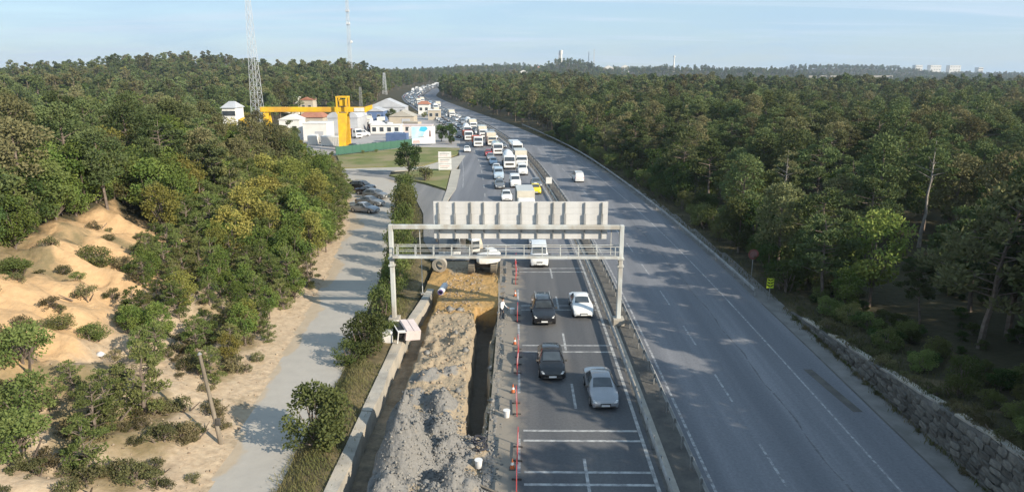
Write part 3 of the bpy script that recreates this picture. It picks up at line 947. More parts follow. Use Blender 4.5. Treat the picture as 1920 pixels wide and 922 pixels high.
# ------------------------------------------------------------------ guard rails
def guard_rail(label, y0, y1, u, face, step=2.0, group=None):
    g = thing('guard_rail', label, 'guard rail', group=group)
    ys = np.arange(y0, y1 + 0.1, 2.0)
    prof = [(0.0, 0.44), (0.075, 0.50), (0.075, 0.55), (0.02, 0.60), (0.075, 0.65), (0.075, 0.70), (0.0, 0.76), (-0.012, 0.76), (0.06, 0.69), (0.06, 0.66), (0.005, 0.60), (0.06, 0.54), (0.06, 0.51), (-0.012, 0.44)]
    rings = []
    for y in ys:
        rings.append([(*[float(q) for q in RP(y, u + face * (0.06 + a))], z) for a, z in prof])
    MB().loft(rings).build('rail', 'zinc', g)
    pm = MB().box((0, 0, 0.36), (0.06, 0.12, 0.84)).box((0.045 * face, 0, 0.6), (0.05, 0.1, 0.3)).mesh('post', 'zinc')
    y = y0
    while y <= y1:
        x, yy = RP(y, u)
        link('post', pm, g, (float(x), float(yy), 0), RA(y))
        y += step if y < 110 else step * 2
    return g


guard_rail('galvanised guard rail between the queueing lanes and the median soil', 14, 300, 7.32, -1, 2.0)
guard_rail('galvanised guard rail between the median soil and the empty carriageway', 14, 300, 8.85, 1, 2.0)
guard_rail('galvanised guard rail at the forest edge of the empty carriageway', 60, 250, 21.55, -1, 3.0)
# concrete channel in the median
strip('median_channel', 'concrete', np.arange(10, 180, 2.0), 7.5, 7.86, 0.02, label='narrow pale concrete channel behind the guard rail')

# ------------------------------------------------------------------ stone retaining wall
sw = thing('stone_wall', 'dark rubble stone retaining wall with pale coping beside the road', 'stone wall', (0, 0, 0))
b = MB()
rings = []
WY = np.arange(10, 56.1, 1.0)
for y in WY:
    zt = float(wall_top(y)) * float(1 - 0.8 * sst(53, 56, y))
    rings.append([(22.98, y, -0.3), (22.98 + 0.16 * zt, y, zt), (24.3, y, zt), (24.3, y, -0.3)])
b.loft(rings).build('core', 'mortar', sw)
srng = random.Random(4)
stones = []
for k in range(10):
    bm = bmesh.new()
    bmesh.ops.create_cube(bm, size=1.0)
    bmesh.ops.bevel(bm, geom=bm.edges[:], offset=0.16, segments=1, affect='EDGES')
    for v in bm.verts:
        v.co += Vector((srng.uniform(-0.09, 0.09), srng.uniform(-0.09, 0.09), srng.uniform(-0.09, 0.09)))
    me = bpy.data.meshes.new('stone'); bm.to_mesh(me); bm.free()
    me.materials.append(M('stone'))
    stones.append(me)
spots = []
zrow = -0.1
while zrow < 3.6:
    hrow = srng.uniform(0.3, 0.44)
    y = 25.5 + srng.uniform(0, 0.4)
    while y < 55:
        w = srng.uniform(0.42, 0.85)
        zt = float(wall_top(y + w / 2)) * float(1 - 0.8 * sst(53, 56, y + w / 2))
        if zrow + hrow * 0.7 < zt:
            spots.append((y + w / 2, zrow + hrow / 2, w - 0.035, hrow - 0.035))
        y += w
    zrow += hrow
for (y, z, w, hh) in spots[:300]:
    o = link('stone', srng.choice(stones), sw, (22.99 + 0.16 * z + srng.uniform(-0.09, 0.07), y, z))
    o.scale = (0.22, w, hh)
    o.rotation_euler = (srng.uniform(-0.16, 0.16), -0.15 + srng.uniform(-0.12, 0.12), srng.choice((0, math.pi)))
b = MB()
for (y, z, w, hh) in spots[300:]:
    b.box((22.99 + 0.16 * z, y, z), (0.22, w, hh), 0, 0.05)
if len(spots) > 300:
    b.build('small_stones', 'stone', sw)['kind'] = 'stuff'
for y0 in np.arange(10, 52.5, 1.5):
    if srng.random() < 0.3:
        continue
    b = MB()
    a0, a1 = float(wall_top(y0)) + srng.uniform(-0.03, 0.04), float(wall_top(y0 + 1.45)) + srng.uniform(-0.03, 0.04)
    x0, x1 = 22.95 + 0.16 * a0 + srng.uniform(-0.05, 0.06), 22.95 + 0.16 * a1 + srng.uniform(-0.05, 0.06)
    vs = [(x0, y0, a0), (x0 + 0.5, y0, a0), (x1 + 0.5, y0 + 1.45, a1), (x1, y0 + 1.45, a1)]
    vs = [(p[0], p[1], p[2] + 0.005) for p in vs] + [(p[0], p[1], p[2] + 0.13) for p in vs]
    b.add(vs, [(3, 2, 1, 0), (4, 5, 6, 7), (0, 1, 5, 4), (1, 2, 6, 5), (2, 3, 7, 6), (3, 0, 4, 7)]).build('coping', 'concrete', sw)
# dark open joint between carriageway and apron
strip('gutter_gap', 'median_soil', np.arange(10, 60, 2.0), 21.42, 21.53, -0.004, label='dark open gutter gap along the apron')

# ------------------------------------------------------------------ overhead sign gantry
GY0 = 53.0
gt = thing('sign_gantry', 'grey steel gantry spanning the roadworks and queueing lanes, seen from behind its sign', 'gantry', (0, GY0, 0))
XL, XR, ZB = -10.15, 7.98, 7.85
for nm, x in (('post', XL), ('post', XR)):
    MB().box((x, 0, ZB / 2 + 0.1), (0.34, 0.4, ZB + 0.5), 0, 0.03).build(nm, 'steel_paint', gt)
    MB().box((x, 0, 0.25), (0.9, 0.9, 0.6), 0, 0.04).build('footing', 'concrete', gt)
    b = MB()
    for dz in (4.9, 5.5):
        b.box((x, 0, dz), (0.5, 0.55, 0.12))
    b.build('flange', 'steel_paint', gt)
MB().box(((XL + XR) / 2, 0, ZB + 0.17), (XR - XL - 0.36, 0.36, 0.34), 0, 0.03).build('beam', 'steel_paint', gt)
# the sign: horizontal aluminium planks on the far side of the beam, vertical channels on ours
SX0, SX1, SZ0, SZ1 = -6.78, 6.9, 6.98, 9.98
npk = 6
hp = (SZ1 - SZ0) / npk
pk = MB().box((0, 0, 0), (SX1 - SX0, 0.04, hp - 0.008), 0, 0.003).mesh('sign_plank', 'alu')
for k in range(npk):
    link('sign_plank', pk, gt, ((SX0 + SX1) / 2, 0.40 + 0.006 * (k % 2), SZ0 + (k + 0.5) * hp))
for k, px in enumerate((822, 852, 882, 906, 935, 976, 1006, 1036, 1058, 1095, 1127)):
    x = SX0 + (px - 812) / 326.0 * (SX1 - SX0)
    b = MB().box((x, 0.31, (SZ0 + SZ1) / 2 - 0.03), (0.07, 0.13, SZ1 - SZ0 - 0.06))
    b.box((x, 0.215, ZB + 0.6), (0.15, 0.06, 1.15))
    b.build('sign_bracket', 'zinc', gt)
# catwalk
cz = 5.72
b = MB()
b.box(((XL + XR) / 2, -0.15, cz), (XR - XL - 0.4, 0.6, 0.06))
b.build('catwalk_floor', 'zinc', gt)
for zz, w in ((cz + 0.42, 0.03), (cz + 0.82, 0.05)):
    for yy in (-0.44, 0.14):
        MB().bar((XL + 0.2, yy, zz), (XR - 0.2, yy, zz), w).build('handrail', 'steel_paint', gt)
MB().bar((XL + 0.17, -0.54, cz - 0.02), (XR - 0.17, -0.54, cz - 0.02), 0.1, 0.2).build('edge_beam', 'steel_paint', gt)
pm = MB().box((0, 0, 0.41), (0.05, 0.05, 0.82)).mesh('rail_post', 'steel_paint')
for k in range(13):
    x = XL + 0.5 + k * (XR - XL - 1.0) / 12
    for yy in (-0.44, 0.14):
        link('rail_post', pm, gt, (x, yy, cz))
for x in (-7.9, 7.2):
    MB().bar((x, 0.2, cz), (x, 0.2, ZB), 0.06).build('hanger', 'steel_paint', gt)

# ------------------------------------------------------------------ vehicles
def car_ring(s):
    y, zb, zbelt, zt, wb, wm, wt = s
    zm = zb + 0.5 * (zbelt - zb)
    h = [(0.0, zt + 0.012), (wt * 0.6, zt), (wt, zt - 0.035), (wm * 0.965, zbelt), (wm, zm), (wb, zb)]
    r = [(x, y, z) for x, z in h]
    l = [(-x, y, z) for x, z in h[1:]][::-1]
    return r + l                              # 11 points, 0 = roof centre, then down the right side and up the left


class Car:
    """shell lofted through stations from the nose (-Y) to the tail"""
    def __init__(self, st):
        self.st = st
        self.rings = [[Vector(p) for p in car_ring(s)] for s in st]

    def pt(self, s, t):
        i = int(min(max(math.floor(s), 0), len(self.rings) - 2)); f = s - i
        t = t % 11
        j = int(math.floor(t)); g = t - j
        a = self.rings[i][j].lerp(self.rings[i][(j + 1) % 11], g)
        b = self.rings[i + 1][j].lerp(self.rings[i + 1][(j + 1) % 11], g)
        return a.lerp(b, f)

    def patch(self, corners, off=0.012, n=5, m=5):
        """corners: (s,t) lower-left, lower-right, upper-right, upper-left"""
        mb = MB()
        P = []
        for i in range(n + 1):
            for j in range(m + 1):
                u, v = j / m, i / n
                (a, b, c, d) = corners
                s = (a[0] * (1 - u) + b[0] * u) * (1 - v) + (d[0] * (1 - u) + c[0] * u) * v
                t = (a[1] * (1 - u) + b[1] * u) * (1 - v) + (d[1] * (1 - u) + c[1] * u) * v
                P.append(self.pt(s, t))
        cen = Vector((0, self.pt(corners[0][0], 0).y * 0.3 + self.pt(corners[2][0], 0).y * 0.3, 0.75))
        nrm = (P[m] - P[0]).cross(P[n * (m + 1)] - P[0])
        if nrm.length > 1e-9:
            nrm.normalize()
        if nrm.dot(P[0] + P[-1] - cen * 2) < 0:
            nrm = -nrm
        P = [p + nrm * off for p in P]
        fs = [(i * (m + 1) + j, i * (m + 1) + j + 1, (i + 1) * (m + 1) + j + 1, (i + 1) * (m + 1) + j) for i in range(n) for j in range(m)]
        return mb.add(P, fs)


def wheel(parent, x, y, r, w, side):
    o = MB().tube((-w / 2, 0, 0), (w / 2, 0, 0), r, None, 18).build('wheel', 'rubber', parent, 40, (x, y, r))
    MB().tube((w / 2 * side, 0, 0), (w / 2 * side + 0.012 * side, 0, 0), r * 0.62, r * 0.55, 12).build('rim', 'rim', o)
    return o


SEDAN = [(-2.25, .30, .52, .56, .62, .66, .50), (-2.16, .22, .64, .69, .74, .80, .60), (-1.65, .19, .80, .85, .80, .87, .68), (-1.0, .19, .89, .95, .80, .88, .70), (-0.28, .19, .93, 1.38, .80, .88, .56), (0.2, .19, .94, 1.44, .80, .88, .58),
         (0.78, .19, .95, 1.40, .80, .88, .56), (1.42, .19, .96, 1.06, .80, .88, .64), (1.7, .19, .95, 1.02, .80, .87, .66), (2.12, .23, .86, .97, .76, .84, .62), (2.25, .36, .70, .78, .66, .74, .56)]
HATCH = [(-2.05, .30, .55, .60, .62, .66, .50), (-1.96, .22, .68, .73, .74, .80, .60), (-1.5, .19, .84, .90, .80, .87, .68), (-1.0, .19, .92, .99, .80, .88, .70), (-0.2, .19, .96, 1.44, .80, .88, .57), (0.3, .19, .97, 1.50, .80, .88, .59),
         (1.25, .19, .99, 1.45, .80, .88, .57), (1.75, .19, 1.0, 1.15, .80, .87, .62), (1.85, .22, .96, 1.08, .80, .86, .62), (1.98, .24, .82, .9, .76, .83, .60), (2.05, .36, .66, .72, .66, .74, .56)]
SUV = [(-2.3, .36, .70, .76, .68, .74, .58), (-2.22, .28, .86, .92, .80, .87, .68), (-1.7, .25, 1.0, 1.06, .86, .92, .74), (-1.15, .25, 1.07, 1.14, .86, .93, .76), (-0.5, .25, 1.1, 1.66, .86, .93, .64), (0.1, .25, 1.11, 1.73, .86, .93, .66),
       (1.5, .25, 1.12, 1.70, .86, .93, .64), (2.05, .25, 1.12, 1.4, .86, .92, .64), (2.15, .28, 1.08, 1.22, .86, .91, .66), (2.24, .3, .95, 1.05, .82, .88, .66), (2.3, .4, .8, .86, .74, .8, .62)]
VAN = [(-2.5, .36, .85, .9, .70, .78, .62), (-2.42, .28, 1.02, 1.08, .84, .9, .72), (-2.1, .25, 1.12, 1.2, .9, .95, .78), (-1.75, .25, 1.2, 1.32, .9, .97, .8), (-1.0, .25, 1.25, 1.94, .9, .97, .76), (-0.4, .25, 1.25, 2.03, .9, .97, .78),
       (1.9, .25, 1.25, 2.03, .9, .97, .78), (2.36, .25, 1.25, 1.95, .9, .97, .76), (2.42, .27, 1.22, 1.8, .9, .96, .76), (2.47, .3, 1.0, 1.3, .88, .94, .76), (2.5, .4, .8, .9, .82, .88, .7)]


def make_car(name, st, kind, wheel_r=0.31, sunroof=False, taxi=False, dark_hood=False):
    root = bpy.data.objects.new(name, None)
    COL.objects.link(root)
    c = Car(st)
    MB().loft([[tuple(p) for p in r] for r in c.rings]).build('body', 'car_white', root, 42)
    i = lambda k: k
    # windscreen between stations 3 and 4, rear screen between 6 and 7
    c.patch([(3.12, -1.75), (3.12, 1.75), (3.92, 1.85), (3.92, -1.85)], 0.02).build('windscreen', 'glass', root, 60)
    c.patch([(6.88, -1.7), (6.88, 1.7), (6.12, 1.8), (6.12, -1.8)], 0.02).build('rear_window', 'glass', root, 60)
    for sgn in (1, -1):
        for s0, s1, a0, a1 in ((3.55, 4.95, 4.08, 4.95), (5.08, 6.55, 5.08, 5.95)) if kind != 'van' else ((3.6, 5.0, 4.1, 5.0), (5.06, 5.9, 5.06, 5.9)):
            c.patch([(s0, sgn * 2.93), (s1, sgn * 2.93), (a1, sgn * 2.1), (a0, sgn * 2.1)], 0.015).build('side_window', 'glass', root, 60)
        c.patch([(0.15, sgn * 2.9), (0.15, sgn * 1.9), (1.15, sgn * 2.2), (1.15, sgn * 2.95)], 0.015, 2, 2).build('headlight', 'lamp_glass', root, 60)
        L = len(st) - 1
        c.patch([(L - 1.3, sgn * 3.4), (L - 1.3, sgn * 2.6), (L - 0.3, sgn * 2.6), (L - 0.3, sgn * 3.2)], 0.015, 2, 2).build('tail_light', 'red_plastic', root, 60)
        y = st[3][0] + 0.25
        MB().box((sgn * (st[3][5] + 0.09), y, st[3][2] + 0.07), (0.2, 0.1, 0.13), 0, 0.02).build('mirror', 'dark_steel', root)
        for yy in (st[0][0] + 0.82, st[-1][0] - 0.85):
            wheel(root, sgn * (st[4][5] - 0.09), yy, wheel_r, 0.2, sgn)
    y0 = st[0][0]
    MB().box((0, y0 + 0.015, (st[0][1] + st[0][2]) / 2 + 0.05), (0.62, 0.08, 0.12), 0, 0.02).build('grille', 'black_paint', root)
    MB().box((0, y0 - 0.035, st[0][1] + 0.1), (0.5, 0.03, 0.11)).build('number_plate', 'plate', root)
    MB().box((0, y0 + 0.06, st[0][1] + 0.02), (1.24, 0.14, 0.1), 0, 0.02).build('bumper', 'dark_steel', root)
    MB().box((0, st[-1][0] + 0.02, st[-1][1] + 0.2), (0.5, 0.03, 0.11)).build('number_plate', 'plate', root)
    if sunroof:
        c.patch([(4.25, -1.3), (4.25, 1.3), (5.0, 1.3), (5.0, -1.3)], 0.012).build('sunroof', 'glass', root, 60)
        for sgn in (1, -1):
            MB().bar((sgn * 0.6, -0.4, st[5][3] + 0.05), (sgn * 0.6, 1.5, st[5][3] + 0.04), 0.04).build('roof_rail', 'steel', root)
    if taxi:
        MB().box((0, 0.05, st[5][3] + 0.09), (0.5, 0.16, 0.14), 0, 0.03).build('roof_sign', 'white_plastic', root)
    return root


def paint(root, colname):
    for ch in root.children:
        if ch.name.split('.')[0] in ('body', 'cab', 'mirror_painted'):
            ch.material_slots[0].link = 'OBJECT'
            ch.material_slots[0].material = M('car_' + colname)


def truck_base(root, L, w, nax):
    MB().box((0, 0.1, 0.78), (0.9, L - 0.4, 0.22)).build('chassis', 'dark_steel', root)
    ys = [-L / 2 + 1.1] + [L / 2 - 0.9 - 1.3 * k for k in range(nax - 1)]
    for sgn in (1, -1):
        for yy in ys:
            wheel(root, sgn * (w / 2 - 0.18), yy, 0.5, 0.32, sgn)
    MB().box((0, -L / 2 + 0.02, 0.62), (w * 0.98, 0.2, 0.36), 0, 0.04).build('bumper', 'white_plastic', root)
    for sgn in (1, -1):
        MB().box((sgn * w * 0.38, -L / 2 - 0.09, 0.66), (0.3, 0.04, 0.16)).build('headlight', 'lamp_glass', root)


def truck_cab(root, L, w, col, z0=0.7, z1=2.85, d=1.9):
    y0 = -L / 2
    rings = []
    for z, f, ww in ((z0, 0.0, w), (z0 + 0.9, -0.02, w), (z0 + 1.0, 0.0, w), (z1 - 0.25, 0.22, w * 0.96), (z1, 0.42, w * 0.9)):
        hw = ww / 2
        rings.append([(-hw, y0 + f + 0.08, z), (-hw + 0.1, y0 + f, z), (hw - 0.1, y0 + f, z), (hw, y0 + f + 0.08, z), (hw, y0 + d, z), (-hw, y0 + d, z)])
    MB().loft(rings).build('cab', 'car_' + col, root, 35)
    MB().add([(-w * 0.44, y0 - 0.012, z0 + 1.05), (w * 0.44, y0 - 0.012, z0 + 1.05), (w * 0.42, y0 + 0.2, z1 - 0.27), (-w * 0.42, y0 + 0.2, z1 - 0.27)], [(0, 1, 2, 3)]).build('windscreen', 'glass', root)
    for sgn in (1, -1):
        MB().add([(sgn * (w / 2 + 0.006), y0 + 0.25, z0 + 1.05), (sgn * (w / 2 + 0.006), y0 + 1.3, z0 + 1.05), (sgn * (w * 0.48 + 0.012), y0 + 1.3, z1 - 0.35), (sgn * (w * 0.48 + 0.012), y0 + 0.45, z1 - 0.35)], [(0, 1, 2, 3)]).build('side_window', 'glass', root)
        MB().box((sgn * (w / 2 + 0.16), y0 + 0.1, z0 + 1.4), (0.2, 0.1, 0.45), 0, 0.02).build('mirror', 'dark_steel', root)
    MB().box((0, y0 - 0.03, z0 + 0.45), (w * 0.7, 0.05, 0.4), 0, 0.01).build('grille', 'dark_steel', root)


def make_truck(name, kind, cab='white', load='white'):
    root = bpy.data.objects.new(name, None)
    COL.objects.link(root)
    w, L = 2.4, 7.6
    if kind == 'mixer':
        L = 8.6
        truck_base(root, L, w, 4)
        truck_cab(root, L, w, cab)
        prof = [(-1.9, 0.5), (-1.5, 0.95), (-0.2, 1.18), (1.2, 1.1), (2.6, 0.7), (3.4, 0.45)]
        ax = Vector((0, math.cos(0.2), math.sin(0.2)))
        rings = []
        for a, r in prof:
            cc = Vector((0, 0.3, 2.2)) + ax * a
            rings.append([tuple(cc + Vector((math.cos(k * math.pi / 8) * r, -math.sin(k * math.pi / 8) * math.sin(0.2) * r, math.sin(k * math.pi / 8) * r * math.cos(0.2)))) for k in range(16)])
        MB().loft(rings).build('drum', 'car_' + load, root, 40)
        MB().box((0, 3.5, 2.9), (0.7, 0.7, 0.9), 0, 0.08).build('hopper', 'steel', root)
        MB().box((0, -1.6, 1.8), (0.5, 0.3, 1.6)).build('drum_frame', 'steel', root)
    elif kind == 'box':
        truck_base(root, L, w, 3)
        truck_cab(root, L, w, cab, 0.7, 2.6)
        MB().box((0, 1.05, 2.2), (2.5, 5.4, 2.5), 0, 0.03).build('cargo_box', 'car_' + load, root)
        b = MB()
        for k in range(7):
            for sgn in (1, -1):
                b.box((sgn * 1.265, -1.3 + k * 0.8, 2.2), (0.03, 0.06, 2.4))
        b.build('box_ribs', 'steel', root)
        MB().box((0, 3.77, 2.15), (0.05, 0.03, 2.3)).build('door_bar', 'steel', root)
    elif kind == 'tipper':
        truck_base(root, L, w, 3)
        truck_cab(root, L, w, cab)
        b = MB()
        for sgn in (1, -1):
            b.box((sgn * 1.18, 1.1, 1.9), (0.08, 5.0, 1.5))
            for k in range(6):
                b.box((sgn * 1.25, -1.2 + k * 0.92, 1.9), (0.08, 0.1, 1.5))
        b.box((0, -1.36, 2.0), (2.36, 0.08, 1.7)).box((0, 3.56, 1.85), (2.36, 0.08, 1.4)).box((0, 1.1, 1.2), (2.3, 4.9, 0.1))
        b.box((0, -1.75, 2.82), (2.2, 0.75, 0.06))
        b.build('tipper_body', 'car_' + load, root)
    elif kind == 'tanker':
        truck_base(root, L, w, 3)
        truck_cab(root, L, w, cab)
        rings = []
        for a, r in ((-1.6, 0.7), (-1.45, 1.0), (3.5, 1.0), (3.65, 0.7)):
            rings.append([(math.cos(k * math.pi / 8) * r * 1.15, a, 2.0 + math.sin(k * math.pi / 8) * r) for k in range(16)])
        MB().loft(rings).build('tank', 'car_' + load, root, 40)
        MB().box((0, 1, 3.03), (0.5, 3.6, 0.06)).build('walkway', 'steel', root)
    elif kind == 'bus':
        w, L = 2.45, 9.5
        MB().box((0, 0, 1.7), (w, L, 2.7), 0, 0.12).build('body', 'car_' + cab, root)
        MB().box((0, -L / 2 - 0.01, 1.95), (2.2, 0.03, 1.3), 0, 0.01).build('windscreen', 'glass', root)
        for sgn in (1, -1):
            for k in range(6):
                MB().box((sgn * (w / 2 + 0.005), -3.7 + k * 1.45, 2.05), (0.02, 1.3, 0.9)).build('side_window', 'glass', root)
            MB().box((sgn * 0.9, -L / 2 - 0.02, 0.75), (0.35, 0.04, 0.2)).build('headlight', 'lamp_glass', root)
            for yy in (-3.2, 3.0):
                wheel(root, sgn * (w / 2 - 0.17), yy, 0.48, 0.3, sgn)
        MB().box((0, -0.5, 3.1), (1.6, 2.4, 0.2), 0, 0.05).build('roof_unit', 'white_plastic', root)
    return root


PROTO = {
    'sedan': make_car('sedan_car', SEDAN, 'sedan'), 'hatch': make_car('hatchback_car', HATCH, 'hatch'), 'suv': make_car('suv_car', SUV, 'suv', 0.36, True), 'van': make_car('van', VAN, 'van', 0.34), 'taxi': make_car('taxi_car', HATCH, 'hatch', taxi=True),
    'mixer': make_truck('mixer_truck', 'mixer', 'white', 'white'), 'box': make_truck('box_truck', 'box', 'white', 'cream'), 'tipper': make_truck('tipper_truck', 'tipper', 'white', 'orange'), 'dark_tipper': make_truck('tipper_truck', 'tipper', 'grey', 'grey'),
    'tanker': make_truck('tanker_truck', 'tanker', 'white', 'pale_green'), 'bus': make_truck('bus', 'bus', 'white')}
USED = set()
LEN = {'sedan': 2.25, 'hatch': 2.05, 'suv': 2.3, 'van': 2.5, 'taxi': 2.05, 'mixer': 4.3, 'box': 3.8, 'tipper': 3.8, 'dark_tipper': 3.8, 'tanker': 3.8, 'bus': 4.75}
CATN = {'sedan': 'car', 'hatch': 'car', 'suv': 'car', 'van': 'van', 'taxi': 'taxi', 'mixer': 'truck', 'box': 'truck', 'tipper': 'truck', 'dark_tipper': 'truck', 'tanker': 'truck', 'bus': 'bus'}


def vehicle(kind, col, x, y, rz, label, group=None, z=0.01, front=True):
    """front=True: (x, y) is where the nose touches; the nose points along local -Y"""
    p = PROTO[kind]
    kids(p)
    if kind in USED:
        o = copy_tree(p)
    else:
        o = p
        USED.add(kind)
    off = LEN[kind] if front else 0
    o.location = (x - math.sin(rz) * off, y + math.cos(rz) * off, z)
    o.rotation_euler = (0, 0, rz)
    if 'group' in o:
        del o['group']
    tag(o, label, CATN[kind], group)
    if kind in ('sedan', 'hatch', 'suv', 'van', 'taxi', 'bus'):
        paint(o, col)
    elif col:
        paint(o, col)
    return o


for p in PROTO.values():
    kids(p)

QG = 'vehicles queueing on the motorway'
vehicle('suv', 'black', 2.0, 52.2, 0.03, 'large black car with roof rails and sunroof just past the gantry', QG)
vehicle('hatch', 'black', 2.2, 42.1, 0.02, 'black car with pale strip under its bonnet, ahead of the large one with roof rails', QG)
vehicle('sedan', 'silver', 5.2, 38.1, 0.03, 'silver saloon car nearest the viewer beside the median rail', QG)
vehicle('sedan', 'white', 5.3, 54.0, 0.03, 'white saloon car beside the gantry post and median rail', QG)
vehicle('van', 'white', 2.05, 69.0, 0.0, 'white van whose front shows right below the gantry catwalk', QG)
vehicle('van', 'silver', 1.95, 76.4, 0.0, 'silver van seen through the gantry railing behind the white one', QG)
vehicle('box', 'white', 0.95, 94.0, RA(98), 'cream box truck whose roof shows just above the gantry sign', QG)
vehicle('hatch', 'grey', 4.9, 88.5, RA(90), 'grey car between gantry sign and catwalk, near the median rail', QG)
vehicle('hatch', 'white', -2.0, 106.0, RA(106), 'white car peeking over the top edge of the gantry sign', QG)
vehicle('taxi', 'yellow', 2.7, 112.5, RA(112), 'yellow taxi beside the median rail behind the gantry sign', QG)
vehicle('sedan', 'grey', 3.0, 119.0, RA(119), 'dark grey saloon right behind the yellow taxi', QG)
vehicle('sedan', 'grey', -3.4, 117.5, RA(118), 'grey saloon behind the white car at the sign edge', QG)
vehicle('van', 'white', -0.7, 118.8, RA(120), 'white minibus level with the dark grey saloon', QG)
vehicle('van', 'light_blue', -3.9, 128.0, RA(128), 'pale blue van ahead of the cement mixers, outermost lane', QG)
vehicle('sedan', 'white', -4.6, 138.0, RA(138), 'white saloon directly behind the pale blue van', QG)
vehicle('mixer', 'white', -2.1, 141.5, RA(142), 'white cement mixer truck in the middle lane of the queue', QG)
vehicle('van', 'white', 0.6, 133.5, RA(134), 'small white van in front of the cream-bodied truck by the median', QG)
vehicle('box', 'white', 0.4, 143.5, RA(144), 'white truck with tall cream body beside the cement mixer', QG)
vehicle('sedan', 'light_blue', -5.6, 148.0, RA(148), 'pale blue saloon beside the queue shoulder, behind the white saloon', QG)
vehicle('hatch', 'silver', -6.5, 156.0, RA(156), 'silver hatchback just ahead of the red car', QG)
vehicle('hatch', 'red', -7.3, 163.5, RA(164), 'red car next to the pale green tanker truck', QG)
vehicle('tanker', 'white', -5.2, 165.5, RA(166), 'pale green tanker truck behind the cement mixer', QG)
vehicle('bus', 'white', -0.6, 164.0, RA(166), 'white bus nosing out behind the tall cream-bodied truck', QG)
vehicle('sedan', 'white', -13.0, 171.5, RA(172), 'white car alone on the slip lane left of the queue', QG)
vehicle('tipper', 'white', -10.9, 182.5, RA(184), 'orange tipper truck with white cab in the far queue', QG)
vehicle('box', 'cream', -7.4, 186.0, RA(187), 'cream truck alongside the orange tipper in the far queue', QG)
vehicle('tipper', 'white', -14.6, 199.0, RA(200), 'second orange tipper, right behind the first orange tipper', QG)
vehicle('sedan', 'grey', -4.2, 181.0, RA(181), 'grey car in the median lane beside the cream truck', QG)
vehicle('van', 'white', 10.5, 129.6, math.pi + RA(126), 'small white van driving away alone on the empty carriageway', front=True).scale = (0.86, 0.86, 0.92)
# far queue, lane by lane
qr = random.Random(21)
for ln, u in enumerate((-5.3, -1.75, 1.75, 5.2)):
    y = 200 + qr.uniform(0, 8)
    while y < 640:
        kind = qr.choices(['sedan', 'hatch', 'van', 'box', 'bus', 'mixer'], [11, 11, 2.2, 1.2, 0.4, 0.3])[0]
        col = qr.choices(['white', 'silver', 'grey', 'black', 'light_blue', 'red', 'cream'], [8, 6, 5, 3, 1.5, 1, 0.8])[0]
        if kind in ('mixer', 'box', 'bus'):
            col = 'white'
        if not (y < 208 and ln == 0):
            x, yy = RP(y, u + qr.uniform(-0.25, 0.25))
            vehicle(kind, col, float(x), float(yy), RA(y), ('%s %s in the dense far queue on the motorway bend' % (col.replace('_', ' '), {'sedan': 'saloon car', 'hatch': 'hatchback car', 'van': 'van', 'box': 'box truck with cream body', 'bus': 'bus', 'mixer': 'cement mixer'}[kind])), 'far vehicles on the motorway bend')
        y += 2 * LEN[kind] + qr.uniform(2.0, 5.5) * (1 + (y - 200) / 500)
# beyond that the queue is a glitter of roofs nobody could count
b = MB()
for u in (-5.3, -1.75, 1.75, 5.2):
    y = 645.0
    while y < 1480:
        L, w, hgt = qr.choice([(4.4, 1.75, 1.4), (4.2, 1.75, 1.5), (5, 1.95, 2.0), (8, 2.45, 3.1)])
        x, yy = RP(y, u)
        mi = qr.choices([0, 1, 2], [4, 3, 3])[0]
        b.box((float(x), float(yy), 0.25 + 0.28 * hgt), (w, L, hgt * 0.5), RA(y), 0.12, mi)
        b.box((float(x), float(yy) + 0.2, 0.25 + hgt * 0.72), (w * 0.84, L * 0.55, hgt * 0.46), RA(y), 0.12, mi)
        y += L + qr.uniform(2.5, 7)
for u in (1.0, 4.5):
    pass
tag(b.build('distant_traffic', ['car_white', 'car_silver', 'car_grey']), 'glitter of countless vehicles on the far end of the motorway', 'traffic', kind='stuff')

# parked cars by the service road
PG = 'cars parked by the service road'
vehicle('suv', 'black', -24.6, 115.4, 1.25, 'black parked car farthest up the service road', PG)
vehicle('sedan', 'black', -22.8, 111.6, 1.2, 'black parked saloon second from the far end of the row', PG)
vehicle('hatch', 'grey', -21.2, 108.4, 1.2, 'dark grey parked car in the middle of the row by the hedge', PG)
vehicle('sedan', 'grey', -20.6, 102.4, 1.2, 'grey parked saloon half under the hedge', PG)
vehicle('sedan', 'silver', -20.4, 97.2, 1.15, 'silver parked saloon closest to the gantry along the service road', PG)
for k, (x, y, c, lb) in enumerate([(-37.0, 179.0, 'black', 'black car parked in the yard just behind the green fence'), (-41.0, 177.2, 'black', 'black car parked beside the foot of the yellow crane'), (-33, 206, 'white', 'white van parked in the yard behind the billboard'), (-46, 214, 'white', 'white van parked deep in the yard by the sheds'), (-52, 196, 'white', 'white van parked left of the yellow crane leg')]):
    vehicle('sedan' if c == 'black' else 'van', c, x, y, 0.4 + 0.5 * k, lb, 'vehicles parked in the yard', 0.07)

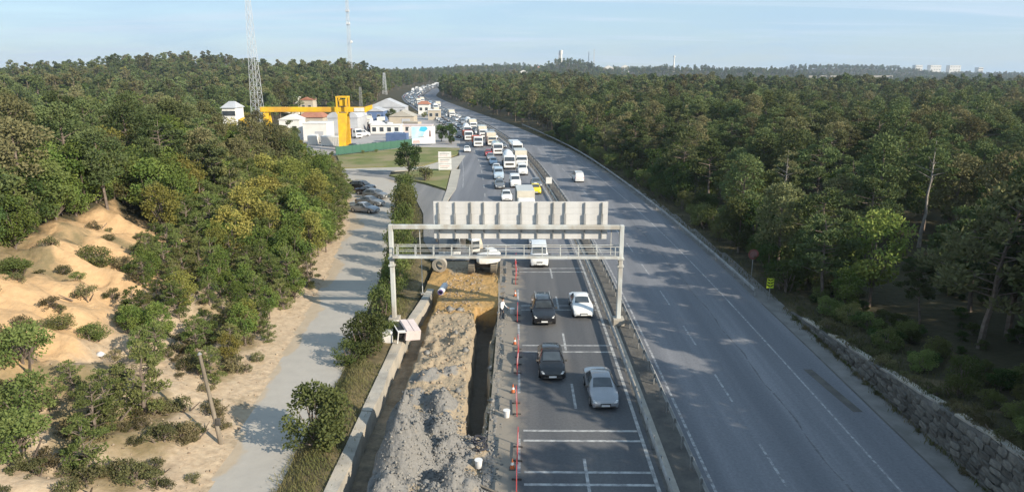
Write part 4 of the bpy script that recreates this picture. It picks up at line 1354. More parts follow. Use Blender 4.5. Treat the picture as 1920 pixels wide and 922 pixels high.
# ------------------------------------------------------------------ excavator and site things
ex = thing('excavator', 'white and beige tracked excavator seen from behind through the gantry catwalk', 'excavator', (-3.75, 68.9, 0.0), 0.0)
for sgn in (-1, 1):
    rings = []
    prof = []
    for k in range(8):
        a = math.pi / 2 + math.pi * k / 7
        prof.append((-1.5 + 0.45 * math.cos(a), 0.47 + 0.45 * math.sin(a)))
    for k in range(8):
        a = -math.pi / 2 + math.pi * k / 7
        prof.append((1.5 + 0.45 * math.cos(a), 0.47 + 0.45 * math.sin(a)))
    for xx in (-0.3, 0.3):
        rings.append([(sgn * 1.12 + xx, p[0], p[1]) for p in prof])
    tk = MB().loft(rings).build('track', 'track_mud', ex)
    b = MB()
    for k in range(12):
        b.box((sgn * 1.12, -1.55 + k * 0.28, 0.94), (0.62, 0.1, 0.05))
    for k in range(6):
        b.box((sgn * 1.12, -1.97 + 0.05 * abs(k - 2.5), 0.15 + k * 0.13), (0.62, 0.06, 0.05))
    b.build('grouser', 'dark_steel', tk)
MB().box((0, 0, 0.62), (1.7, 1.6, 0.5), 0, 0.06).build('undercarriage', 'dark_steel', ex)
hs_ = 0.5
rm = Matrix.Rotation(hs_, 3, 'Z')
rp = lambda x, y, z: tuple(rm @ Vector((x, y, 0)) + Vector((0, 0, z)))
MB().tube((0, 0, 0.8), (0, 0, 1.05), 0.75, None, 18).build('turntable', 'dark_steel', ex)
MB().box(rp(0.1, -0.1, 1.5), (2.45, 2.6, 0.85), hs_, 0.08).build('house', 'dark_steel', ex)
rings = []
for z, k in ((1.05, 0.92), (1.2, 1.0), (1.9, 1.0), (2.05, 0.93)):
    rings.append([rp(x * k, y, z) for x, y in ((-1.28, -1.1), (-1.2, -1.55), (-0.6, -1.85), (0.6, -1.85), (1.2, -1.55), (1.28, -1.1))])
MB().loft(rings).build('counterweight', 'excavator_white', ex, 30)
cab_o = MB().box(rp(-0.75, 0.9, 2.35), (0.95, 1.6, 1.75), hs_, 0.1).build('cab', 'excavator_white', ex)
MB().box(rp(-0.75, 0.08, 2.6), (0.75, 0.03, 0.8), hs_).build('rear_window', 'glass', cab_o)
for sgn in (1, -1):
    MB().box(rp(-0.75 + sgn * 0.48, 0.9, 2.6), (0.03, 1.3, 0.85), hs_).build('side_window', 'glass', cab_o)
MB().box(rp(0.6, -0.5, 2.05), (0.9, 1.2, 0.3), hs_, 0.05).build('engine_cover', 'excavator_white', ex)
rings = []
for y, z, hh in ((0.9, 1.9, 0.32), (2.2, 3.7, 0.5), (3.4, 4.7, 0.42), (5.2, 4.9, 0.3)):
    rings.append([rp(0.15 + dx, y, z + dz) for dx, dz in ((-0.26, -hh), (0.26, -hh), (0.26, hh), (-0.26, hh))])
MB().loft(rings).build('boom', 'excavator_beige', ex)
MB().bar(rp(0.15, 5.1, 5.0), rp(0.15, 6.0, 2.2), 0.36, 0.5).build('arm', 'excavator_beige', ex)
MB().box(rp(0.15, 5.8, 1.6), (1.1, 0.8, 0.8), hs_, 0.15).build('bucket', 'dark_steel', ex)

vehicle('dark_tipper', 'grey', -7.6, 72.6, 0.06, 'dark grey tipper truck half hidden behind the gantry catwalk')
cp = thing('concrete_pipe', 'short wide concrete pipe standing on edge left of the excavator', 'pipe', (-8.2, 68.2, 0))
MB().ring((0, 0, 0.66), (0.25, 1, 0), 0.48, 0.66, 0.9, 24).build('pipe_wall', 'concrete', cp, 40)
MB().ring((0.11, -0.44, 0.66), (0.25, 1, 0), 0.5, 0.7, 0.1, 24).build('collar', 'concrete', cp, 40)
dp = thing('drain_pipe', 'purple plastic drain pipe end sticking out of the orange earth', 'pipe', (-7.15, 60.6, -0.1))
MB().ring((0, 0.9, 0.3), (0.1, 1, 0.0), 0.22, 0.3, 2.0, 18).build('pipe_wall', 'white_plastic', dp, 40)
MB().ring((-0.1, -0.1, 0.3), (0.1, 1, 0.0), 0.16, 0.23, 0.3, 18).build('inner_sleeve', 'purple_plastic', dp, 40)
sp = thing('survey_pole', 'slim pale upright pole at the edge of the orange earth', 'pole', (-8.9, 60.5, 0))
MB().tube((0, 0, 0), (0, 0, 3.6), 0.035, 0.03, 6).build('shaft', 'white_plastic', sp)
MB().box((0, 0, 0.05), (0.4, 0.4, 0.12), 0.4, 0.02).build('base', 'concrete', sp)
sp2 = thing('survey_pole', 'thin upright rod beside the worker in the white shirt', 'pole', (-1.75, 55.4, 0))
MB().tube((0, 0, 0), (0, 0, 3.2), 0.03, 0.025, 6).build('shaft', 'steel', sp2)
MB().box((0, 0, 0.05), (0.3, 0.3, 0.1), 0.2, 0.02).build('base', 'concrete', sp2)
# pale pink cabinet tipped over on the drain wall
cb = thing('tipped_cabinet', 'pale pink metal cabinet tipped over on the drain wall below the gantry post', 'cabinet', (-8.6, 49.8, 0.1), 0.42)
rx = Matrix.Rotation(0.1, 3, 'X') @ Matrix.Rotation(0.1, 3, 'Y')
cpt = lambda x, y, z: tuple(rx @ Vector((x, y, z)) + Vector((0, 0, 0.3)))
MB().box(cpt(0.15, 0, 0.25), (1.15, 2.1, 0.75), 0, 0.02, 0, rx).build('shell', 'pink_panel', cb)
MB().box(cpt(0.46, 0, 0.645), (0.52, 2.12, 0.04), 0, 0.008, 0, rx).build('lid_panel', 'pink_panel', cb)
MB().box(cpt(-0.12, 0, 0.655), (0.5, 2.12, 0.04), 0, 0.008, 0, rx).build('lid_panel', 'pink_panel', cb)
MB().box(cpt(-0.72, 0.12, 0.28), (0.55, 1.7, 0.5), 0, 0.0, 0, rx).build('opening_shade', 'black_paint', cb)  # solid black block, the shade inside the open cabinet put into its colour
for (x0, y0, x1, y1) in ((-1.02, -1.05, -1.02, 1.05), (-0.45, -1.05, -1.02, -1.05), (-0.45, 1.05, -1.02, 1.05), (-0.45, -0.8, -1.02, -0.8)):
    MB().bar(cpt(x0, y0, 0.6), cpt(x1, y1, 0.6), 0.07).build('frame_bar', 'white_plastic', cb)
for (x0, y0) in ((-1.02, -1.05), (-1.02, 1.05)):
    MB().bar(cpt(x0, y0, 0.6), cpt(x0, y0, -0.3), 0.07).build('frame_bar', 'white_plastic', cb)
bl_ = thing('concrete_block', 'white concrete block beside the tipped pink cabinet', 'block', (-10.0, 49.2, 0.0))
MB().box((0, 0, 0.4), (0.8, 0.9, 0.9), 0.1, 0.05).build('body', 'white_plastic', bl_)
MB().box((0, 0, 0.88), (0.3, 0.3, 0.08), 0.1, 0.02).build('lifting_eye_plate', 'steel', bl_)

# red and white barriers along the open lane
def barrier():
    o = bpy.data.objects.new('barrier', None)
    COL.objects.link(o)
    for sgn in (-1, 1):
        MB().box((0, sgn * 0.95, 0.55), (0.05, 0.05, 1.1)).build('post', 'red_plastic', o)
        MB().box((0, sgn * 0.7, 0.04), (0.5, 0.08, 0.08)).build('foot', 'dark_steel', o)
    for z, m_ in ((1.07, 'red_plastic'), (0.72, 'white_plastic'), (0.2, 'red_plastic')):
        MB().box((0, 0, z), (0.04, 1.86, 0.07 if z != 0.72 else 0.16)).build('rail', m_, o)
    MB().box((0, 0, 0.45), (0.045, 0.05, 0.56)).build('upright', 'red_plastic', o)
    return o


b0 = barrier()
kids(b0)
BAR = [30.2, 33.3, 38.4, 44.2, 46.9, 54.2, 64.4, 67.2, 70.2]
for k, y in enumerate(BAR):
    o = b0 if k == 0 else copy_tree(b0)
    o.location = (-0.12 + 0.05 * math.sin(k * 2.1) - (0.25 if y > 60 else 0), y, 0.0)
    o.rotation_euler = (0, 0, 0.035 * math.sin(k * 3.7))
    tag(o, 'red and white site barrier standing in the line along the open lane', 'barrier', 'barriers in the line along the open lane')


def cone(tip='orange_plastic'):
    o = bpy.data.objects.new('traffic_cone', None)
    COL.objects.link(o)
    MB().box((0, 0, 0.025), (0.42, 0.42, 0.05), 0, 0.01).build('base', 'dark_steel', o)
    MB().tube((0, 0, 0.05), (0, 0, 0.75), 0.17, 0.03, 12).build('cone_body', tip, o, 40)
    MB().tube((0, 0, 0.32), (0, 0, 0.5), 0.123, 0.083, 12, False).build('reflective_band', 'white_plastic', o, 40)
    return o


for x, y, lb in ((-0.35, 31.9, 'orange traffic cone at the near end of the barrier line'), (-0.4, 40.6, 'orange traffic cone between two barriers opposite the silver saloon'), (-0.35, 48.6, 'orange traffic cone between barriers opposite the black cars'), (-0.4, 60.0, 'orange traffic cone near the foot of the orange earth')):
    o = cone(); o.location = (x, y, 0.0); o.scale = (0.78, 0.78, 0.78)
    tag(o, lb, 'traffic cone', 'cones along the barrier line')
for x, y, z0, lb in ((-2.1, 32.0, 0.0, 'white bucket at the foot of the grey rubble heap'), (-0.75, 37.4, 0.0, 'white bucket beside the barrier line near the trench end'), (-0.62, 55.4, 0.0, 'white drum by the barriers across from the worker')):
    o = thing('bucket', lb, 'bucket', (x, y, z0))
    MB().tube((0, 0, 0), (0, 0, 0.42), 0.16, 0.2, 14).build('pail', 'white_plastic', o, 40)
    MB().tube((0, 0, 0.42), (0, 0, 0.45), 0.215, None, 14).build('lid', 'white_plastic', o, 40)
# coil of dark hose
ho = thing('hose_coil', 'tangled dark hose beside the rubble heap and the barriers', 'hose', (-2.15, 33.6, 0.02))
pts = [(0.35 * math.cos(a) * (1 + 0.3 * math.sin(a * 2.3)), 0.5 * math.sin(a) * (1 + 0.3 * math.cos(a * 1.7)), 0.08 + 0.05 * math.sin(a * 3.1) + 0.012 * k) for k, a in enumerate(np.linspace(0, 25, 60))]
b = MB()
for p, q in zip(pts[:-1], pts[1:]):
    b.tube(p, q, 0.045, None, 5, False)
b.build('hose', 'trousers', ho)
MB().tube(pts[0], (pts[0][0] + 0.2, pts[0][1] - 0.1, 0.1), 0.07, 0.06, 8).build('coupling', 'steel', ho)
# long plank lying near the corner
pl = MB().box((-2.0, 30.3, 0.1), (0.12, 2.3, 0.06), 0.95).build('timber_plank', 'weathered_wood')
tag(pl, 'single timber plank lying on the dusty asphalt', 'plank')

# ------------------------------------------------------------------ worker
def person(name, label, loc, rz, joints, edges, rad, shirt_z=0.95):
    me = bpy.data.meshes.new(name)
    me.from_pydata([Vector(p) for p in joints], edges, [])
    o = bpy.data.objects.new(name, me)
    COL.objects.link(o)
    sk = o.modifiers.new('skin', 'SKIN')
    for i, r in enumerate(rad):
        me.skin_vertices[0].data[i].radius = (r, r * 0.85 if isinstance(r, float) else r)
    me.skin_vertices[0].data[0].use_root = True
    ss = o.modifiers.new('sub', 'SUBSURF'); ss.levels = 2; ss.render_levels = 2
    bpy.context.view_layer.update()
    ev = o.evaluated_get(bpy.context.evaluated_depsgraph_get())
    nm = bpy.data.meshes.new_from_object(ev)
    o.modifiers.clear()
    o.data = nm
    nm.materials.clear()
    for m_ in ('trousers', 'shirt', 'skin', 'hair'):
        nm.materials.append(M(m_))
    for p in nm.polygons:
        c = p.center
        p.use_smooth = True
        mi = 0
        if c.z > shirt_z:
            mi = 1
        if c.z > 1.50:
            mi = 2
        if math.hypot(c.x, c.y + 0.1) > 0.36 and c.z > 0.7:
            mi = 2
        p.material_index = mi
    o.location = loc
    o.rotation_euler = (0, 0, rz)
    tag(o, label, 'person')
    return o


J = [(0, 0, 0.95), (0, 0.0, 1.12), (0, -0.03, 1.34), (0, -0.05, 1.48), (0, -0.07, 1.56), (0, -0.1, 1.66), (0, -0.09, 1.74),
     (0.19, -0.03, 1.42), (0.27, -0.1, 1.14), (0.25, -0.33, 1.0), (0.22, -0.43, 0.98), (-0.19, -0.03, 1.42), (-0.28, -0.05, 1.14), (-0.29, -0.2, 0.92), (-0.28, -0.26, 0.84),
     (0.1, 0, 0.88), (0.12, -0.08, 0.5), (0.13, 0.0, 0.09), (0.14, -0.15, 0.04), (-0.1, 0, 0.88), (-0.14, 0.05, 0.5), (-0.17, 0.12, 0.09), (-0.18, -0.03, 0.04)]
EG = [(0, 1), (1, 2), (2, 3), (3, 4), (4, 5), (5, 6), (2, 7), (7, 8), (8, 9), (9, 10), (2, 11), (11, 12), (12, 13), (13, 14), (0, 15), (15, 16), (16, 17), (17, 18), (0, 19), (19, 20), (20, 21), (21, 22)]
RD = [0.15, 0.15, 0.17, 0.07, 0.065, 0.105, 0.085, 0.075, 0.055, 0.045, 0.04, 0.075, 0.055, 0.045, 0.04, 0.1, 0.075, 0.055, 0.045, 0.1, 0.075, 0.055, 0.045]
for hb, hp_, dr in ((10, (0.22, -0.43, 0.98), (0, -1, -0.25)), (14, (-0.28, -0.26, 0.84), (0, -0.5, -0.85))):
    for k, (dx_, ln_) in enumerate(((-0.032, 0.075), (-0.011, 0.092), (0.011, 0.086), (0.032, 0.068), (0.052, 0.05))):
        kb = len(J)
        J.append((hp_[0] + dx_, hp_[1] + dr[1] * 0.03, hp_[2] + dr[2] * 0.03))
        J.append((hp_[0] + dx_ * 1.15, hp_[1] + dr[1] * (0.03 + ln_ * 0.6), hp_[2] + dr[2] * (0.03 + ln_ * 0.6)))
        J.append((hp_[0] + dx_ * 1.1, hp_[1] + dr[1] * (0.03 + ln_), hp_[2] + dr[2] * (0.03 + ln_) - 0.02))
        EG += [(hb, kb), (kb, kb + 1), (kb + 1, kb + 2)]
        RD += [0.011, 0.009, 0.008]
pw = person('person', 'person in white shirt and dark trousers standing at the head of the trench', (-1.45, 54.0, 0.03), 1.1, J, EG, RD)
MB().box((0, -0.085, 1.78), (0.2, 0.24, 0.1), 0, 0.04).build('hair', 'hair', pw)

# ------------------------------------------------------------------ utility pole, roadside signs
up = thing('utility_pole', 'short leaning weathered wooden pole at the edge of the service road', 'pole', (-16.3, 33.9, H1(-16.3, 33.9) - 0.1))
MB().tube((0, 0, 0), (-0.55, -0.1, 5.4), 0.125, 0.085, 9).build('shaft', 'weathered_wood', up, 50)
MB().box((0.05, -0.16, 1.5), (0.22, 0.1, 0.42), 0, 0.02).build('meter_box', 'dark_steel', up)
MB().tube((-0.55, -0.1, 5.38), (-0.56, -0.1, 5.5), 0.13, 0.04, 9).build('cap', 'zinc', up)
rg = MB()
rs = np.random.default_rng(2)
rgv = rock_verts(rs, 0.55) * [1, 0.7, 0.35]
ro_ = link('plastic_sheet', np_mesh('plastic_sheet', rgv, ROCK_F, 'white_plastic'), None, (-25.4, 38.9, H1(-25.4, 38.9) + 0.15))
tag(ro_, 'crumpled white plastic sheet caught in scrub on the sandy bank', 'plastic sheet')

cv = thing('chevron_sign', 'yellow and black chevron marker where the forest guard rail ends', 'road sign', (22.3, 59.2, 0))
MB().box((0, 0.03, 1.0), (0.08, 0.06, 2.0)).build('post', 'zinc', cv)
MB().box((0, 0, 1.55), (0.62, 0.03, 0.9), 0, 0.005).build('panel', 'chevron_yellow', cv)
for k in range(3):
    for sgn in (1, -1):
        z = 1.28 + k * 0.27
        MB().add([(sgn * 0.02, -0.02, z - 0.06), (sgn * 0.02, -0.02, z + 0.05), (sgn * 0.28, -0.02, z + 0.17), (sgn * 0.28, -0.02, z + 0.06)], [(0, 1, 2, 3)]).build('chevron_stripe', 'black_paint', cv)
rd = thing('warning_sign', 'faded red roadside sign on a post at the forest edge', 'road sign', (23.2, 66.8, -0.15))
MB().tube((0, 0, 0), (0, 0, 2.6), 0.04, None, 7).build('post', 'zinc', rd)
MB().tube((0, -0.05, 2.35), (0, -0.08, 2.35), 0.52, None, 18).build('panel', 'sign_red', rd)
MB().tube((0, -0.082, 2.35), (0, -0.088, 2.35), 0.36, None, 18).build('panel_face', 'sign_faded', rd)
ms = thing('median_sign', 'white panel on two legs standing in the median soil', 'road sign', (4.9, 116.5, 0))
for sgn in (-1, 1):
    MB().tube((sgn * 0.35, 0, 0), (sgn * 0.35, 0, 1.9), 0.04, None, 6).build('leg', 'zinc', ms)
MB().box((0, -0.06, 1.75), (1.0, 0.04, 1.1), 0, 0.01).build('panel', 'white_plastic', ms)

# ------------------------------------------------------------------ yard: crane, buildings, billboard, fence
cr = thing('gantry_crane', 'tall yellow gantry crane over the concrete yard', 'crane', (0, 178, 0.06))
MB().box((-52.5, 0, 10.0), (26.6, 0.9, 1.25), 0, 0.08).build('girder', 'yellow_steel', cr)
MB().loft([[(-39.2, -0.5, 9.2), (-39.2, 0.5, 9.2), (-39.2, 0.5, 10.7), (-39.2, -0.5, 10.7)], [(-37.4, -0.4, 10.2), (-37.4, 0.4, 10.2), (-37.4, 0.4, 11.2), (-37.4, -0.4, 11.2)]]).build('girder_end', 'yellow_steel', cr)
MB().box((-40.6, -0.53, 10.0), (2.6, 0.04, 0.95)).build('name_board', 'white_plastic', cr)
for sgn in (-1, 1):
    MB().loft([[(-45.5, sgn * 3.0 - 0.4, 0.9), (-44.0, sgn * 3.0 - 0.4, 0.9), (-44.0, sgn * 3.0 + 0.4, 0.9), (-45.5, sgn * 3.0 + 0.4, 0.9)], [(-45.9, sgn * 1.1 - 0.4, 9.2), (-43.6, sgn * 1.1 - 0.4, 9.2), (-43.6, sgn * 1.1 + 0.4, 9.2), (-45.9, sgn * 1.1 + 0.4, 9.2)]]).build('leg', 'yellow_steel', cr)
    MB().loft([[(-64.6, sgn * 2.6 - 0.3, 0.5), (-63.8, sgn * 2.6 - 0.3, 0.5), (-63.8, sgn * 2.6 + 0.3, 0.5), (-64.6, sgn * 2.6 + 0.3, 0.5)], [(-64.8, sgn * 0.8 - 0.3, 9.2), (-63.6, sgn * 0.8 - 0.3, 9.2), (-63.6, sgn * 0.8 + 0.3, 9.2), (-64.8, sgn * 0.8 + 0.3, 9.2)]]).build('leg', 'yellow_steel', cr)
MB().box((-44.75, 0, 0.55), (1.5, 8.0, 0.8), 0, 0.08).build('bogie_beam', 'yellow_steel', cr)
MB().box((-64.2, 0, 0.35), (1.2, 7.0, 0.7), 0, 0.08).build('bogie_beam', 'yellow_steel', cr)
b = MB()
for xx in (-46.0, -43.5):
    for yy in (-1.3, 1.3):
        b.box((xx, yy, 11.1), (0.35, 0.35, 4.2))
b.box((-44.75, -1.3, 13.15), (2.9, 0.4, 0.35)).box((-44.75, 1.3, 13.15), (2.9, 0.4, 0.35)).box((-46.0, 0, 13.15), (0.35, 2.6, 0.35)).box((-43.5, 0, 13.15), (0.35, 2.6, 0.35))
b.build('portal_frame', 'yellow_steel', cr)
MB().box((-44.75, 0, 11.7), (1.5, 1.6, 1.6), 0, 0.08).build('hoist', 'yellow_steel', cr)
MB().box((-44.75, -1.25, 8.0), (0.5, 0.5, 2.2), 0, 0.05).build('operator_cabin', 'dark_steel', cr)


def building(name, label, x0, x1, y, depth, z0, z1, wall, roof='flat', roofm='grey_sheet', nwin=0, nrow=1, rz=0.0, cat='building', group=None, win=(1.2, 1.3)):
    w, h = x1 - x0, z1 - z0
    o = thing(name, label, cat, ((x0 + x1) / 2, y, z0), rz, group)
    MB().box((0, depth / 2, h / 2), (w, depth, h)).build('wall', wall, o)
    if roof == 'flat':
        MB().box((0, depth / 2, h + 0.12), (w + 0.3, depth + 0.3, 0.24), 0, 0.03).build('roof', roofm, o)
    elif roof == 'gable':
        g = h + w * 0.22
        rings = [[(-w / 2 - 0.3, yy, h - 0.05), (0, yy, g), (w / 2 + 0.3, yy, h - 0.05)] for yy in (-0.3, depth + 0.3)]
        MB().loft(rings).build('roof', roofm, o)
    elif roof == 'hip':
        a = [(-w / 2 - 0.4, -0.4, h), (w / 2 + 0.4, -0.4, h), (w / 2 + 0.4, depth + 0.4, h), (-w / 2 - 0.4, depth + 0.4, h), (-w / 4, depth / 2, h + depth * 0.28), (w / 4, depth / 2, h + depth * 0.28)]
        MB().add(a, [(0, 1, 5, 4), (1, 2, 5), (2, 3, 4, 5), (3, 0, 4), (3, 2, 1, 0)]).build('roof', roofm, o)
    elif roof == 'arch':
        rings = []
        for yy in (-0.2, depth + 0.2):
            rings.append([((w / 2 + 0.2) * math.cos(math.pi * k / 10), yy, h + (w * 0.24) * math.sin(math.pi * k / 10)) for k in range(11)])
        MB().loft(rings).build('roof', roofm, o)
    ww, wh = win
    for r in range(nrow):
        for k in range(nwin):
            xx = -w / 2 + w * (k + 0.5) / nwin
            zz = h * (r + 0.55) / nrow
            f = MB().box((xx, -0.02, zz), (ww + 0.16, 0.06, wh + 0.16)).build('window', 'white_plastic', o)
            MB().box((xx, -0.06, zz), (ww, 0.04, wh)).build('pane', 'window_dark', f)
    if nwin == 0 and h > 3:
        MB().box((w * 0.18, -0.03, 1.4), (min(3, w * 0.35), 0.08, 2.6)).build('door', 'grey_sheet', o)
    return o


building('workshop', 'white box-shaped workshop with a bare upper front, left of the crane leg', -62.2, -55.4, 200, 8, 0, 4.8, 'white_wall', 'flat', 'white_wall')
building('shed', 'small white shed peeping out behind the pines under the crane girder', -71.0, -65.0, 206, 6, 0, 5.6, 'white_wall', 'gable', 'white_wall', 2, 1)
building('warehouse', 'grey warehouse with an arched roof behind the crane leg', -61, -51.5, 222, 14, 0, 5.0, 'grey_sheet', 'arch', 'grey_sheet', 0)
building('house', 'house with a red tiled roof behind the white workshop', -74.5, -66.5, 236, 8, 0, 4.2, 'beige_wall', 'hip', 'terracotta', 3, 1)
building('office', 'long white site office standing above the crane girder', -102, -94.5, 300, 6, H1(-98, 302) - 0.2, 8.2, 'white_wall', 'flat', 'white_wall', 4, 1)
building('store', 'low brownish store beside the long white office', -94, -88.6, 301, 6, H1(-91, 302) - 0.2, 7.2, 'beige_wall', 'gable', 'terracotta', 2, 1)
building('kiosk', 'white flat-roofed kiosk right of the crane leg', -57, -51.5, 240, 5, 0, 3.2, 'white_wall', 'flat', 'white_wall', 3, 1)
building('depot', 'blue sheet-metal depot with pale front in the far yard', -60, -53, 272, 9, 0, 4.2, 'blue_sheet', 'gable', 'grey_sheet', 2, 1)
building('hall', 'beige hall with a pale pitched roof near the billboard', -47, -38.2, 252, 9, 0, 3.6, 'beige_wall', 'gable', 'pale_paving', 0)
building('long_shed', 'long grey shed at the back of the yard', -66, -50, 306, 9, 0, 4.0, 'grey_sheet', 'gable', 'grey_sheet', 5, 1)
building('booth', 'cream booth with flat roof at the roadside past the billboard', -37.2, -32.4, 284, 4, 0, 3.8, 'beige_wall', 'flat', 'white_wall', 2, 1)
building('pump_house', 'white hut with red roof at the roadside, tallest by the far queue', -46, -41, 318, 5, 0, 4.6, 'white_wall', 'hip', 'terracotta', 2, 1)
building('canopy_shop', 'low white building with dark shopfront in mid yard', -47.5, -38, 222, 5, 0, 2.6, 'white_wall', 'flat', 'white_wall', 4, 1)
building('canopy_store', 'low pinkish building along the back edge of the yard', -38, -28.5, 226, 4, 0, 2.3, 'pink_panel', 'flat', 'pink_panel', 3, 1)
hz_ = H1(-80, 192)
building('villa', 'pale three-storey villa standing among the pines left of the mast', -82.4, -78.8, 194, 6, hz_ - 0.3, 9.6, 'white_wall', 'hip', 'grey_sheet', 3, 3)
tk = thing('storage_tank', 'yellow storage tank showing above the pines near the villa', 'tank', (-75.0, 190, H1(-75, 190)))
MB().tube((0, 0, 4.6), (0, 0, 6.8), 1.5, None, 16).build('tank_body', 'yellow_steel', tk, 40)
MB().tube((0, 0, 6.8), (0, 0, 7.4), 1.5, 0.3, 16).build('tank_roof', 'yellow_steel', tk, 40)
for k in range(4):
    MB().tube((1.1 * math.cos(k * 1.57), 1.1 * math.sin(k * 1.57), -0.5), (1.1 * math.cos(k * 1.57), 1.1 * math.sin(k * 1.57), 4.6), 0.12, None, 6).build('leg', 'yellow_steel', tk)

def container(x, y, rz, m_, lb):
    o = thing('shipping_container', lb, 'container', (x, y, 0.07), rz, 'containers in the yard')
    MB().box((0, 0, 1.3), (2.4, 6.0, 2.5), 0, 0.03).build('box', m_, o)
    b = MB()
    for k in range(12):
        for sgn in (1, -1):
            b.box((sgn * 1.215, -2.75 + k * 0.5, 1.3), (0.04, 0.16, 2.3))
    b.build('corrugation', m_, o)
    for sgn in (1, -1):
        MB().box((sgn * 0.58, -3.02, 1.3), (1.1, 0.05, 2.3)).build('door', m_, o)


container(-50.0, 186, 1.3, 'white_wall', 'white container beside the left of the crane leg')
container(-56.5, 190, 0.2, 'white_wall', 'white container in front of the white workshop')
container(-34.5, 196, 1.45, 'blue_sheet', 'blue container behind the black yard cars')
container(-31.0, 214, 1.5, 'white_wall', 'white container between billboard and low pinkish building')
container(-49.0, 236, 0.5, 'terracotta', 'rust-red container beside the white kiosk')
container(-37.0, 240, 1.2, 'beige_wall', 'beige container in front of the beige hall')
container(-52.0, 262, 0.1, 'white_wall', 'white container by the blue depot')
vehicle('tipper', 'white', -47.5, 206, 0.9, 'orange tipper truck parked inside the yard', 'vehicles parked in the yard', 0.07)
vehicle('mixer', 'white', -42.0, 232, 1.9, 'white cement mixer parked inside the yard', 'vehicles parked in the yard', 0.07)
vehicle('box', 'white', -54.0, 252, 0.4, 'white box truck parked inside the yard', 'vehicles parked in the yard', 0.07)
bb = thing('billboard', 'large blue and white advertising billboard on posts behind the lawn', 'billboard', (-26.0, 187.5, 0.1), 0.12)
for sgn in (-1, 1):
    MB().tube((sgn * 2.2, 0.25, 0), (sgn * 2.2, 0.25, 4.6), 0.16, None, 8).build('post', 'steel', bb)
MB().box((0, 0, 2.75), (6.4, 0.3, 4.7), 0, 0.03).build('panel', 'white_plastic', bb)
pf = MB().box((0, -0.165, 2.75), (6.2, 0.02, 4.5)).build('poster', 'white_print', bb)
MB().add([(-3.05, -0.182, 1.7), (-0.2, -0.182, 2.0), (1.0, -0.182, 4.95), (-3.05, -0.182, 4.95)], [(0, 1, 2, 3)]).build('blue_field', 'sky_print', pf)
MB().add([(-1.1, -0.19, 3.9), (0.3, -0.19, 3.6), (1.3, -0.19, 4.3), (0.9, -0.19, 4.97), (-0.6, -0.19, 4.97)], [(0, 1, 2, 3, 4)]).build('cyan_shape', 'cyan_print', pf)
MB().add([(1.5, -0.19, 2.3), (2.1, -0.19, 2.3), (2.0, -0.19, 3.9), (1.6, -0.19, 3.9)], [(0, 1, 2, 3)]).build('brown_figure', 'brown_print', pf)
MB().add([(-2.9, -0.19, 0.6), (-0.8, -0.19, 0.6), (-1.1, -0.19, 1.4), (-2.7, -0.19, 1.3)], [(0, 1, 2, 3)]).build('pink_patch', 'pink_print', pf)
MB().box((-0.5, -0.19, 2.3), (1.6, 0.012, 0.22)).build('print_line', 'grey_print', pf)
bs = thing('roadside_board', 'white three-panel roadside board at the corner of the grass island', 'sign', (-15.1, 139.0, 0.15), 0.05)
for sgn in (-1, 1):
    MB().box((sgn * 1.15, 0.05, 1.9), (0.1, 0.1, 3.9)).build('post', 'steel', bs)
for k in range(3):
    p = MB().box((0, 0, 0.75 + k * 1.25), (2.6, 0.1, 1.15), 0, 0.02).build('panel', 'white_plastic', bs)
    MB().box((0, -0.06, 0.95 + k * 1.25), (1.9, 0.02, 0.14)).build('text_line', 'grey_print' if k else 'pink_print', p)
    MB().box((-0.2, -0.06, 0.6 + k * 1.25), (1.5, 0.02, 0.1)).build('text_line', 'pink_print' if k else 'grey_print', p)
gf = thing('yard_fence', 'green mesh fence between lawn and concrete yard', 'fence')
A, B_ = Vector((-43.8, 164.9, 0.1)), Vector((-28.6, 183.9, 0.1))
NP = 10
ang = math.atan2(B_.y - A.y, B_.x - A.x)
plen = (B_ - A).length / NP
pm1 = MB().box((0, 0, 1.05), (plen - 0.1, 0.04, 1.9)).mesh('fence_panel', 'fence_green')
pm2 = MB().box((0, 0, 1.1), (0.09, 0.09, 2.2)).mesh('fence_post', 'fence_green')
for k in range(NP + 1):
    p = A.lerp(B_, k / NP)
    link('fence_post', pm2, gf, p, ang)
    if k < NP:
        link('fence_panel', pm1, gf, A.lerp(B_, (k + 0.5) / NP), ang)


def mast(label, x, y, z0, h, w0, w1, n, m_='mast_grey', legs=4, r=0.12, cat='mast', dish=False):
    o = thing('lattice_mast', label, cat, (x, y, z0))
    cn = lambda k, f: Vector(((w0 * (1 - f) + w1 * f) / 2 * math.cos(2 * math.pi * k / legs + 0.6) * 1.414, (w0 * (1 - f) + w1 * f) / 2 * math.sin(2 * math.pi * k / legs + 0.6) * 1.414, h * f))
    for k in range(legs):
        MB().bar(cn(k, 0), cn(k, 1), r * 2).build('leg', m_, o)
    fr = [i / n for i in range(n + 1)]
    b = MB()
    for i in range(n):
        for k in range(legs):
            b.bar(cn(k, fr[i]), cn(k + 1, fr[i + 1]), r * 1.1)
            b.bar(cn(k + 1, fr[i]), cn(k, fr[i + 1]), r * 1.1)
            b.bar(cn(k, fr[i + 1]), cn(k + 1, fr[i + 1]), r)
    b.build('bracing', m_, o)
    if dish:
        MB().tube((w0 * 0.8, -1, h * 0.36), (w0 * 0.8, -1.6, h * 0.36), 1.2, 1.0, 14).build('dish', 'white_plastic', o)
        for f in (0.55, 0.68):
            MB().box((0, 0, h * f), (w0 * 1.1, w0 * 1.1, 1.6)).build('antenna_cluster', m_, o)
    return o


